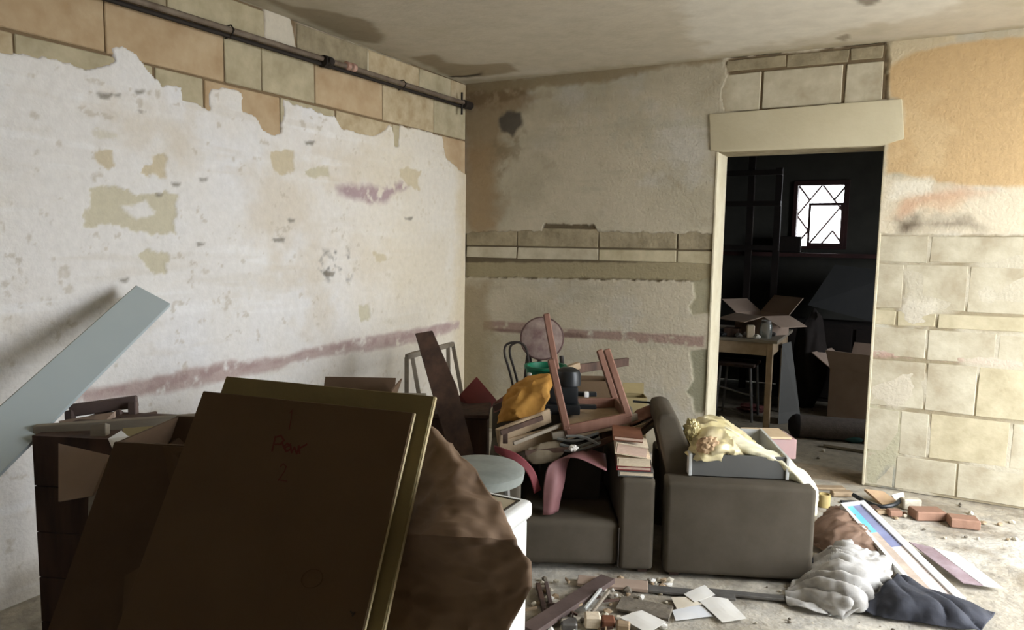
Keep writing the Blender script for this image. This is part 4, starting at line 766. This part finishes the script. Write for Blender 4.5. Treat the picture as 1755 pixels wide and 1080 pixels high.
# pale blue board leaning on the wall
pA, pB_ = at(263, 505, 3.14), at(150, 611, 2.74); dB = (pB_ - pA)
pC = pA + dB * 2.6
sdv = (at(292, 520, 3.14) - at(236, 490, 3.14)); nb = dB.cross(sdv).normalized()
if nb.dot(FWD) > 0: nb = -nb
bb_ = thing('pale_blue_board', pC, 'pale blue laminated board leaning up against the plastered wall', 'board')
sh = sdv.normalized() * 0.082
b = B(); b.slab([pA - sh, pA + sh, pC + sh, pC - sh], -nb * 0.02); b.obj('panel', m_blue, bb_)
b = B(); b.slab([pA - sh * 1.004, pC - sh * 1.004, pC - sh * 1.004 - nb * 0.02, pA - sh * 1.004 - nb * 0.02], -sh.normalized() * 0.002); b.obj('edge', m_bluee, bb_, label='raw chipboard edge')

# ------------------------------------------------------------------ right side of the floor
lf = lambda x, y, z=0.0: atz(x, y, z)
patch('brown_paper_bag', [[lf(1392, 935, 0.012), lf(1395, 905, 0.062), lf(1410, 885, 0.074), lf(1425, 872, 0.062)], [lf(1420, 948, 0.025), lf(1425, 905, 0.105), lf(1440, 882, 0.112), lf(1450, 872, 0.087)], [lf(1455, 952, 0.031), lf(1462, 920, 0.099), lf(1470, 900, 0.105), lf(1480, 890, 0.081)], [lf(1488, 962, 0.019), lf(1498, 940, 0.068), lf(1505, 925, 0.062), lf(1510, 910, 0.037)], [lf(1520, 972, 0.006), lf(1524, 955, 0.025), lf(1528, 945, 0.025), lf(1528, 930, 0.012)]], m_leather, n=14, amp=0.026, sc=10, seed=8, sharp='facet', fold=(U + V * .3, 1.8), minz=0.008, label='crumpled brown paper bag beside the side-on armchair', cat='bag')
# framed print
p_tl, p_tr = lf(1440, 866, .13), lf(1480, 861, .13); p_br, p_bl = lf(1655, 1030, .02), lf(1590, 1040, .02)
fp = thing('framed_print', (p_bl + p_br) / 2 - Z * 0.02, 'long framed blue print lying on the floor by the brown bag', 'picture')
def lerp4(a, c): return (p_tl * (1 - a) + p_tr * a) * (1 - c) + (p_bl * (1 - a) + p_br * a) * c
nr_ = (p_tr - p_tl).cross(p_bl - p_tl).normalized(); nr_ = nr_ if nr_.z > 0 else -nr_
b = B(); b.slab([p_tl, p_tr, p_br, p_bl], -nr_ * 0.015); fpb = b.obj('backing', m_frame, fp)
for nm, a0, a1, q0, q1, m in (('frame_edge', 0, .12, 0, 1, m_frame), ('frame_edge', .78, 1, 0, 1, m_frame), ('frame_edge', .12, .78, 0, .03, m_frame), ('frame_edge', .12, .78, .97, 1, m_frame)):
    b = B(); b.slab([lerp4(a0, q0), lerp4(a1, q0), lerp4(a1, q1), lerp4(a0, q1)], nr_ * 0.012); b.obj(nm, m, fp)
for nm, a0, a1, q0, q1, m in (('sky_print', .12, .42, .03, .34, mat('cyan_print', S(120, 204, 240), S(90, 186, 236), 4, 0.5)), ('print', .42, .78, .03, .5, mat('slate_blue_print', S(112, 116, 152), S(140, 148, 190), 5, 0.5)), ('print', .12, .42, .34, .97, mat('beige_print', S(206, 188, 170), S(160, 140, 126), 9, 0.5)), ('print', .42, .78, .5, .97, mat('pale_print', S(200, 184, 186), S(226, 214, 208), 8, 0.5))):
    b = B(); b.slab([lerp4(a0, q0), lerp4(a1, q0), lerp4(a1, q1), lerp4(a0, q1)], nr_ * 0.004); b.obj(nm, m, fpb)
# second print further right
q4 = [lf(1558, 930, .03), lf(1640, 950, .03), lf(1720, 1010, .015), lf(1650, 1000, .02)]
f2 = thing('magazine_spread', q4[0] - Z * 0.03, 'faded magazine pages lying right of the framed print', 'magazine')
b = B(); b.slab([q4[0], (q4[0] + q4[1]) / 2, (q4[2] + q4[3]) / 2, q4[3]], Z * 0.004); b.obj('page', mat('mauve_print', S(176, 158, 166), S(140, 116, 122), 9, 0.6), f2)
b = B(); b.slab([(q4[0] + q4[1]) / 2, q4[1], q4[2], (q4[2] + q4[3]) / 2], Z * 0.005); b.obj('page', mat('grey_print', S(190, 190, 186), S(206, 204, 198), 7, 0.6), f2)
# clothes
patch('white_clothing', [[lf(1346, 1018, 0.008), lf(1358, 1000, 0.016), lf(1380, 978, 0.040), lf(1412, 948, 0.088), lf(1432, 934, 0.104), lf(1452, 930, 0.096)], [lf(1350, 1036, 0.008), lf(1376, 1020, 0.024), lf(1405, 1000, 0.080), lf(1432, 972, 0.120), lf(1456, 950, 0.136), lf(1478, 940, 0.112)], [lf(1378, 1046, 0.008), lf(1410, 1034, 0.032), lf(1436, 1015, 0.088), lf(1462, 985, 0.120), lf(1484, 962, 0.120), lf(1502, 948, 0.096)], [lf(1410, 1052, 0.008), lf(1440, 1044, 0.032), lf(1462, 1030, 0.072), lf(1486, 1002, 0.096), lf(1508, 978, 0.088), lf(1522, 962, 0.072)], [lf(1440, 1056, 0.008), lf(1464, 1050, 0.012), lf(1482, 1040, 0.024), lf(1502, 1018, 0.040), lf(1520, 994, 0.048), lf(1532, 978, 0.040)]], m_wcloth, n=18, amp=0.02, seed=11, sharp=('ring', lf(1450, 935, 0.080), 100), minz=0.006, label='crumpled dirty-white garment on the floor at the corner of the armchair', cat='clothing')
patch('black_clothing', [[lf(1480, 1050, .01), lf(1500, 1020, .05), lf(1520, 1000, .09), lf(1540, 985, .08)], [lf(1520, 1060, .01), lf(1540, 1035, .07), lf(1555, 1015, .09), lf(1570, 1000, .06)], [lf(1570, 1066, .01), lf(1590, 1045, .06), lf(1600, 1030, .08), lf(1610, 1018, .05)], [lf(1620, 1075, .01), lf(1640, 1055, .05), lf(1655, 1042, .05), lf(1660, 1034, .03)], [lf(1680, 1085, .01), lf(1690, 1070, .02), lf(1700, 1060, .02), lf(1705, 1052, .01)]], m_kcloth, n=16, amp=0.013, seed=13, sharp=('ray', lf(1490, 985, 0), 22), minz=0.006, label='charcoal garment spread beside the dirty-white one', cat='clothing')
# by the doorway jamb
cup = thing('paper_roll', lf(1412, 868, 0), 'short tan roll standing beside the crumpled brown bag', 'roll')
b = B(); b.lathe(lf(1412, 868, 0), [(0.032, 0), (0.034, 0.07), (0.026, 0.072), (0.024, 0.06)], Z, 20); b.obj('tube', mat('tan_roll', S(186, 164, 104), S(172, 150, 92), 9, 0.8), cup, smooth=True)
B().tube(smooth_pts([lf(1462, 848, .03), lf(1480, 858, .02), lf(1505, 868, .02), lf(1530, 866, .03), lf(1545, 856, .04)]), 0.012, 8).obj('rubber_strip', m_black, None, smooth=True, label='dark curved rubber strip at the foot of the doorway jamb', cat='strip')
px_slab('cream_board', [(1482, 838, 4.22), (1514, 842, 4.2), (1542, 862, 4.14), (1516, 868, 4.14)], 0.02, m_bagi, label='cream broken board leaning at the foot of the doorway jamb', cat='board')
px_slab('white_scrap', [(1528, 848, 4.2), (1548, 843, 4.2), (1554, 864, 4.14), (1544, 874, 4.12)], 0.012, m_paper, label='white torn scrap against the bare stones by the doorway', cat='scrap')
def brick(c, u, v, s, m, name, label, cat, group=None):
    b = B(); b.obox(Vector(c) + Z * s[2] / 2, (u, v, Z), (s[0] / 2, s[1] / 2, s[2] / 2)); return b.obj(name, m, None, bevel=0.006, seg=1, label=label, cat=cat, group=group)
brick(lf(1588, 888, 0), U, V, (0.16, 0.1, 0.05), m_terra, 'brick_piece', 'broken terracotta brick lying beside the stones right of the doorway', 'brick')
brick(lf(1650, 902, 0), Vector((.98, .2, 0)), Vector((-.2, .98, 0)), (0.14, 0.09, 0.05), m_terra, 'brick_piece', 'second terracotta brick piece further right along the wall', 'brick')
brick(lf(1532, 884, 0), U, V, (0.07, 0.05, 0.035), m_terra, 'brick_piece', 'small terracotta chip between the framed print and the wall', 'brick')
brick(lf(1442, 850, 0), U, V, (0.12, 0.05, 0.03), m_woodt, 'wood_offcut', 'tan wood offcut lying at the doorway threshold', 'offcut')

# ------------------------------------------------------------------ floor debris in front of the armchairs
def fl_plank(name, a, c, w_, t_, m, label, cat='plank', group='boards on the floor', za=0.012, zc=0.012):
    return plank(name, lf(*a, za), lf(*c, zc), w_, t_, m, label, cat, group, side=(lf(*c) - lf(*a)).cross(Z))
fl_plank('floor_board', (905, 1082), (1042, 992), 0.07, 0.022, m_woodp, 'mauve-brown board lying diagonally in front of the buried armchair', za=0.03, zc=0.03)
fl_plank('floor_board', (990, 995), (1110, 1006), 0.08, 0.016, m_cardp, 'flat tan board lying along the front of the buried armchair')
fl_plank('floor_batten', (922, 1002), (936, 1060), 0.02, 0.02, m_woodd, 'short dark batten at the freezer end of the rubble', 'batten')
fl_plank('floor_batten', (936, 1000), (946, 1048), 0.016, 0.02, m_woodp, 'thin mauve batten beside the short dark batten', 'batten')
fl_plank('floor_batten', (1002, 1045), (1030, 1010), 0.012, 0.014, m_lpanel, 'pale stick leaning over the middle of the rubble', 'batten', za=0.02, zc=0.05)
fl_plank('floor_batten', (1014, 1050), (1044, 1012), 0.012, 0.014, m_woodg, 'greyish stick next to the pale stick in the rubble', 'batten', za=0.02, zc=0.05)
fl_plank('metal_strip', (1085, 1006), (1260, 1024), 0.05, 0.012, m_metal, 'dull metal strip lying between the papers and the side-on armchair', 'strip')
fl_plank('metal_strip', (1200, 1012), (1345, 1026), 0.035, 0.012, m_metal, 'second metal strip under the front of the side-on armchair', 'strip')
fl_plank('floor_board', (1060, 1034), (1150, 1052), 0.11, 0.012, m_rub, 'wide grey dusty board beside the white papers')
def sheet(name, pts, m, label, cat='paper', z=0.008, group=None, seed=0):
    P = [lf(*p, z) for p in pts]; a, b_, c, d = P
    rows = [[a, (a + b_) / 2 + Z * 0.002, b_], [(a + d) / 2, (a + b_ + c + d) / 4 + Z * 0.003, (b_ + c) / 2], [d, (c + d) / 2, c]]
    return patch(name, rows, m, n=3, amp=0.002, sc=9, thick=0.0012, seed=seed, flat=True, label=label, cat=cat, group=group)
GP = 'loose paper sheets on the floor'
sheet('paper_sheet', [(1172, 1018), (1208, 1003), (1226, 1020), (1190, 1032)], m_paper, 'upper white paper sheet of the fan in front of the side-on armchair', group=GP, z=0.018, seed=1)
sheet('paper_sheet', [(1198, 1030), (1238, 1017), (1280, 1060), (1238, 1066)], m_paper, 'largest bright white paper sheet, right end of the paper fan', group=GP, z=0.015, seed=2)
sheet('paper_sheet', [(1150, 1024), (1180, 1024), (1204, 1036), (1160, 1044)], mat('cream_paper', S(222, 212, 192), S(212, 200, 178), 6, 0.85), 'cream paper sheet at the left of the paper fan', group=GP, z=0.012, seed=3)
sheet('paper_sheet', [(1152, 1046), (1200, 1034), (1222, 1056), (1158, 1064)], mat('bluish_paper', S(214, 218, 226), S(228, 228, 226), 4, 0.85), 'bluish white paper sheet at the front of the paper fan', group=GP, z=0.009, seed=4)
sheet('paper_sheet', [(1062, 1058), (1100, 1046), (1142, 1066), (1110, 1086)], m_paper, 'torn white sheet among the rubble left of the paper fan', group=GP, z=0.03, seed=5)
brick(lf(1015, 1074, 0), U, V, (0.06, 0.05, 0.05), m_page, 'cream_block', 'cream wooden block standing in the rubble at the bottom', 'block')
brick(lf(1042, 1078, 0), U, V, (0.05, 0.05, 0.045), m_brown, 'brown_block', 'dark brown block next to the cream block', 'block')
brick(lf(1068, 1084, 0), Vector((.96, .28, 0)), Vector((-.28, .96, 0)), (0.05, 0.04, 0.04), m_woodt, 'tan_block', 'tan block right of the dark brown block', 'block')
brick(lf(975, 1076, 0), U, V, (0.06, 0.06, 0.03), m_metal, 'metal_tin', 'flat grey tin at the bottom of the rubble', 'tin')
# broken plaster and stone crumbs
rng = random.Random(21)
KIND = {'plaster_rubble': 'pale plaster', 'grey_rubble': 'dark grey', 'tan_wood': 'tan wooden', 'white_paper': 'white', 'terracotta': 'reddish'}
def rub(x, y, r, m, label, group, cat='rubble'):
    p = lf(x, y, 0); bm = bmesh.new(); bmesh.ops.create_icosphere(bm, subdivisions=1, radius=1)
    b = B(); sx, sy, sz = [rng.uniform(.6, 1.25) for _ in range(3)]; an = rng.uniform(0, 6.28)
    vs = []
    for v in bm.verts:
        c = v.co * rng.uniform(.75, 1.15); X, Y = c.x * sx, c.y * sy
        vs.append(p + Vector((X * math.cos(an) - Y * math.sin(an), X * math.sin(an) + Y * math.cos(an), max(0, c.z * sz * .7 + .35))) * r)
    b.add(vs, [tuple(v.index for v in f.verts) for f in bm.faces]); bm.free(); b.obj('rubble_piece', m, None, label=KIND.get(m.name, 'small') + ' ' + label, cat=cat, group=group)
for i in range(110):
    rub(rng.uniform(915, 1150), rng.uniform(990, 1085), rng.uniform(.006, .022), rng.choice([m_plast, m_plast, m_rub, m_woodt, m_paper]), 'lump in the rubble heap in front of the buried armchair', 'rubble before the buried armchair')
for i in range(26):
    rub(rng.uniform(1290, 1600), rng.uniform(1000, 1090), rng.uniform(.004, .011), rng.choice([m_plast, m_rub]), 'tiny crumb on the bright floor around the clothing', 'crumbs around the clothing')
for i in range(30):
    rub(rng.uniform(1400, 1740), rng.uniform(866, 935), rng.uniform(.006, .02), rng.choice([m_plast, m_rub, m_terra, m_woodt]), 'small lump along the foot of the wall by the doorway', 'rubble by the doorway')
for i in range(24):
    rub(rng.uniform(1232, 1478), rng.uniform(702, 790), rng.uniform(.008, .025), rng.choice([m_plast, m_rub]), 'rubble lump on the floor of the dark room behind', 'rubble in the dark room')
for i in range(14):
    x, y = rng.uniform(918, 1060), rng.uniform(996, 1078); p, q = lf(x, y, .03), lf(x + rng.uniform(-35, 35), y + rng.uniform(-14, 14), .02)
    plank('splinter', p, q, .01, .006, rng.choice([m_woodt, m_woodg, m_woodd]), 'thin wood splinter in the rubble heap in front of the buried armchair', 'splinter', 'wood splinters in the rubble', side=Z, bevel=0)

# ------------------------------------------------------------------ the dark room behind
tb = thing('work_table', lf(1270, 740, 0), 'old wooden table cluttered with junk in the dark room behind', 'table')
TO = Vector((lf(1312, 740, 0).x, lf(1312, 740, 0).y, 0)); zt = 0.70
lbox(TO, Vector((1, 0, 0)), Vector((0, 1, 0)), -0.85, 0.06, -0.04, 0.85, zt, zt + 0.025).obj('table_top', m_woodg, tb, bevel=0.003, seg=1)
lbox(TO, Vector((1, 0, 0)), Vector((0, 1, 0)), -0.81, 0.02, -0.012, 0.008, zt - 0.1, zt).obj('apron', m_woodt, tb)
lbox(TO, Vector((1, 0, 0)), Vector((0, 1, 0)), 0.0, 0.02, 0.02, 0.8, zt - 0.1, zt).obj('apron', m_woodt, tb)
for a in (-0.8, 0.0):
    for c in (0.0, 0.78): lbox(TO, Vector((1, 0, 0)), Vector((0, 1, 0)), a - 0.02, a + 0.025, c - 0.02, c + 0.025, 0, zt).obj('leg', m_woodt, tb, bevel=0.003, seg=1)
X_, Y_ = Vector((1, 0, 0)), Vector((0, 1, 0))
b = B(); b.slab([TO + X_ * 0.05 + Y_ * 0.3 + Z * 0.0, TO + X_ * 0.20 + Y_ * 0.5, TO + X_ * 0.09 + Y_ * 0.5 + Z * 0.66, TO + X_ * 0.05 + Y_ * 0.3 + Z * 0.66], Y_ * 0.02); b.obj('grey_sheet', m_gpanel, None, label='grey panel leaning against the side of the cluttered table', cat='panel')
# thin chair legs under the table
cf = thing('metal_chair', TO + X_ * -0.3 + Y_ * 0.35, 'thin metal chair frame under the cluttered table', 'chair')
for dx, dy in ((-0.15, 0), (0.15, 0), (-0.15, 0.3), (0.15, 0.3)): B().tube([TO + X_ * (-0.3 + dx) + Y_ * (0.25 + dy), TO + X_ * (-0.3 + dx * .8) + Y_ * (0.25 + dy) + Z * 0.45], 0.011, 8).obj('leg', m_metal, cf, smooth=True)
B().tube([TO + X_ * -0.45 + Y_ * 0.25 + Z * 0.28, TO + X_ * -0.15 + Y_ * 0.25 + Z * 0.22], 0.009, 8).obj('brace', m_metal, cf, smooth=True)
lbox(TO, X_, Y_, -0.45, -0.15, 0.24, 0.56, 0.45, 0.475).obj('seat', m_woodd, cf, bevel=0.004, seg=1)
zt += 0.025
# clutter on the table
def onT(a, c): return TO + X_ * a + Y_ * c + Z * zt
carton('cardboard_box', onT(-0.22, 0.30), Vector((.8, -.6, 0)).normalized(), Vector((.6, .8, 0)).normalized(), 0.32, 0.28, 0.16, m_cardp, 'open cardboard box with spread flaps on the cluttered table', [('back', 0.75), ('right', -0.35), ('left', 0.5), ('front', -0.2)], fl=0.2)
jr = thing('glass_jar', onT(-0.05, 0.10), 'clear glass jar at the near corner of the cluttered table', 'jar')
B().lathe(onT(-0.05, 0.10), [(0.04, 0), (0.045, 0.02), (0.045, 0.1), (0.036, 0.12)], Z, 20).obj('body', m_glass, jr, smooth=True); B().lathe(onT(-0.05, 0.10), [(0.038, 0.12), (0.038, 0.14)], Z, 20).obj('lid', m_metal, jr)
brick(onT(-0.30, 0.06), X_, Y_, (0.12, 0.1, 0.07), m_woodd, 'small_crate', 'small dark crate on the front edge of the cluttered table', 'crate')
brick(onT(-0.16, 0.05), Vector((.9, .3, 0)).normalized(), Vector((-.3, .9, 0)).normalized(), (0.06, 0.05, 0.1), m_page, 'pale_carton', 'small pale carton standing near the glass jar', 'carton')
brick(onT(-0.45, 0.1), X_, Y_, (0.14, 0.12, 0.05), m_metal, 'metal_tray', 'dull metal tray on the left of the cluttered table', 'tray')
brick(onT(-0.62, 0.15), X_, Y_, (0.16, 0.14, 0.12), m_cardd, 'brown_carton', 'brown carton at the left end of the cluttered table', 'carton')
for i, (a, c, m) in enumerate([(-0.24, -0.0, m_metal), (-0.1, -0.01, m_paper), (-0.36, 0.0, m_black), (-0.41, -0.01, m_metal), (-0.2, 0.15, m_paper), (-0.02, 0.25, m_metal)]):
    blob('scrap_lump', onT(a, c) + Z * 0.018, (0.028, 0.025, 0.02), m, sub=2, amp=0.4, seed=i, smooth=False, label='small scrap lump among the junk on the cluttered table', cat='scrap', group='scraps on the cluttered table')
patch('white_card', [[onT(-0.56, 0.05) + Z * 0.14, onT(-0.5, 0.06) + Z * 0.2], [onT(-0.53, 0.0) + Z * 0.06, onT(-0.47, 0.01) + Z * 0.12]], m_paper, n=4, amp=0.004, label='folded white card beside the doorway edge on the cluttered table', cat='card')
# black sack behind the table, cartons, carpet
blob('black_sack', Vector((-0.68, 7.0, 0.4)), (0.14, 0.2, 0.45), m_rack, amp=0.2, sc=1.5, seed=3, flatz=0.0, label='dark bulging sack behind the cluttered table', cat='sack')
carton('cardboard_box', Vector((-0.22, 6.6, 0)), Vector((.95, -.3, 0)).normalized(), Vector((.3, .95, 0)).normalized(), 0.55, 0.42, 0.42, m_cardp, 'open cardboard box with raised flaps on the floor of the dark room', [('front', 1.0), ('back', 1.1), ('left', 0.6)], fl=0.2)
cpk = thing('rolled_carpet', Vector((-0.4, 6.1, 0)), 'grey rolled carpet with a dark open end across the dark room floor', 'carpet')
cA_, cB_ = lf(1368, 748, 0.0) + Z * 0.085, lf(1368, 748, 0.0) + Z * 0.085 + Vector((0.98, 0.2, 0)) * 0.95
B().tube([cA_, cA_ + (cB_ - cA_) * .5, cB_], 0.085, 20).obj('roll', m_carpet, cpk, smooth=True)
b = B(); d_ = (cA_ - cB_).normalized(); b.lathe(cA_, [(0.086, -0.004), (0.09, 0.02), (0.075, 0.05), (0.04, 0.075)], d_, 18); b.obj('dark_end', m_carpk, cpk, smooth=True)
plank('floor_board', lf(1412, 762, .012), lf(1500, 776, .012), 0.05, 0.02, m_woodg, 'pale board lying in front of the rolled carpet', group='boards on the floor', side=(1, -1, 0))
blob('teal_bottle', lf(1462, 752, 0.03), (0.07, 0.03, 0.03), m_teal, sub=3, amp=0.1, label='teal plastic bottle lying against the rolled carpet', cat='bottle')
blob('red_rag', lf(1290, 700, 0.03), (0.12, 0.08, 0.04), mat('dull_red_cloth', S(120, 62, 58), S(98, 50, 48), 8, 0.9), amp=0.5, sc=3, sub=3, flatz=0.0, seed=5, label='dull red rag on the floor under the cluttered table', cat='rag')
B().tube([lf(1232, 698, .02), lf(1262, 706, .03), lf(1275, 712, .02)], 0.01, 6).obj('pale_stick', m_woodg, None, label='pale stick on the dark room floor by the doorway edge', cat='stick', smooth=True)
# rack and beams against the far wall
rk = thing('timber_rack', Vector((-1.6, 7.6, 0)), 'black-brown timber rack standing against the far wall of the dark room', 'rack')
for x_ in (-2.2, -1.36, -1.1): b = B(); b.box(x_ - .03, x_ + .03, 7.55, 7.61, 0, 2.4 if x_ != -1.1 else 2.2); b.obj('post', m_rack, rk)
for z_ in (2.13, 1.83, 1.4): b = B(); b.box(-2.3, -1.07, 7.50, 7.548, z_, z_ + .05); b.obj('rail', m_rack, rk)
plank('shelf_beam', Vector((-2.4, 7.8, 1.36)), Vector((0.6, 7.8, 1.36)), 0.04, 0.12, m_maroon, 'long maroon shelf board running under the barred window', 'shelf', side=Z)
brick(Vector((-1.0, 7.82, 1.382)), X_, Y_, (0.2, 0.1, 0.16), m_rack, 'dark_box', 'small black box on the shelf at the window corner', 'box')
b = B(); b.slab([Vector((-0.75, 7.3, 0.9)), Vector((-0.15, 7.5, 0.75)), Vector((0.0, 7.6, 1.22)), Vector((-0.55, 7.45, 1.28))], Y_ * 0.01); b.obj('dark_sheet', mat('dark_grey_sheet', S(42, 43, 43), S(36, 37, 37), 5, 0.7), None, label='dark grey sheet leaning below the barred window', cat='sheet')
ht = thing('low_cupboard', Vector((-0.4, 7.4, 0)), 'dark cupboard under the barred window', 'cupboard')
b = B(); b.box(-1.0, 0.3, 7.32, 7.75, 0, 0.74); b.obj('body', m_rack, ht, bevel=0.005, seg=1)
for x_ in (-0.98, -0.33): b = B(); b.box(x_, x_ + 0.62, 7.305, 7.32, 0.04, 0.7); b.obj('door', m_rack, ht, bevel=0.003, seg=1)

# ------------------------------------------------------------------ more clutter on the pile and around it
GS = 'splintered sticks on the junk pile'
for a, c, w_, m, lb in [((858, 742, 3.30), (930, 716, 3.36), .022, m_woodd, 'dark stick lying along the front of the left plank pile'), ((880, 760, 3.28), (962, 728, 3.4), .016, m_woodg, 'thin grey stick crossing the left plank pile'), ((900, 776, 3.3), (975, 770, 3.34), .02, m_woodd, 'dark stick just above the pink sheet'),
        ((1000, 770, 3.34), (1075, 742, 3.4), .026, m_woodd, 'dark stick between the cables and the book stack'), ((1062, 742, 3.44), (1128, 722, 3.5), .018, m_woodt, 'tan stick sloping above the book stack'), ((1096, 738, 3.4), (1135, 706, 3.5), .014, m_woodd, 'thin dark stick beside the black bent rod'), ((846, 700, 3.6), (870, 690, 3.6), .03, m_woodd, 'short dark block end left of the ochre cloth')]:
    plank('wood_stick', at(*a), at(*c), w_, .012, m, lb, 'stick', GS, side=Z, bevel=0)
patch('torn_paper', [[at(905, 768, 3.32), at(930, 760, 3.34), at(960, 756, 3.38)], [at(900, 785, 3.3), at(932, 778, 3.3), at(965, 776, 3.34)], [at(912, 795, 3.3), at(935, 794, 3.3), at(955, 788, 3.32)]], mat('dirty_tan_paper', S(116, 104, 84), S(134, 120, 98), 9, 0.85), n=6, amp=.012, sc=16, sharp='facet', label='crumpled dirty tan paper above the pink sheet', cat='paper')
patch('red_rag', [[at(848, 690, 3.62), at(862, 680, 3.64), at(876, 676, 3.66)], [at(846, 708, 3.6), at(858, 702, 3.6), at(868, 694, 3.6)]], mat('brownish_red_rag', S(108, 62, 54), S(128, 86, 74), 9, 0.9), n=6, amp=.012, sc=16, sharp='facet', label='brownish red rag at the left edge of the ochre cloth', cat='rag')
patch('brown_scrap', [[at(1076, 716, 3.55), at(1098, 700, 3.6), at(1120, 694, 3.62)], [at(1080, 732, 3.5), at(1104, 720, 3.52), at(1124, 714, 3.55)]], mat('dark_red_scrap', S(98, 60, 50), S(134, 96, 82), 14, 0.85), n=6, amp=.012, sc=20, sharp='facet', label='torn dark red-brown scrap under the black bent rod', cat='scrap')
patch('dark_fabric', [[lf(1388, 968, .07), lf(1398, 950, .09), lf(1425, 945, .1)], [lf(1390, 990, .02), lf(1402, 975, .05), lf(1425, 962, .09)]], m_kcloth, n=6, amp=.008, sc=14, sharp='facet', minz=.006, label='black fabric corner between the armchair and the dirty-white garment', cat='cloth')
for x, y, w_, d_, h_, m, lb in [(1418, 838, .2, .06, .015, m_woodt, 'flat tan board at the doorway threshold behind the paper roll'), (1455, 862, .1, .03, .012, m_black, 'short black strip lying beside the top of the framed print'), (1486, 876, .12, .05, .03, m_woodd, 'dark wood chunk between the framed print and the rubber strip'), (1560, 872, .1, .05, .06, m_plast, 'pale plaster slab against the bare stones by the doorway'), (1512, 880, .08, .05, .02, m_woodt, 'small tan chunk under the cream broken board')]:
    brick(lf(x, y, 0), U, V, (w_, d_, h_), m, 'debris_chunk', lb, 'debris')
# far-away extension of the armchair seams
for a in (-0.155,):
    B().tube([P1(a, 0.006, 0.03), P1(a, 0.006, 0.21)], 0.004, 6).obj('seam', m_uphd, ch)
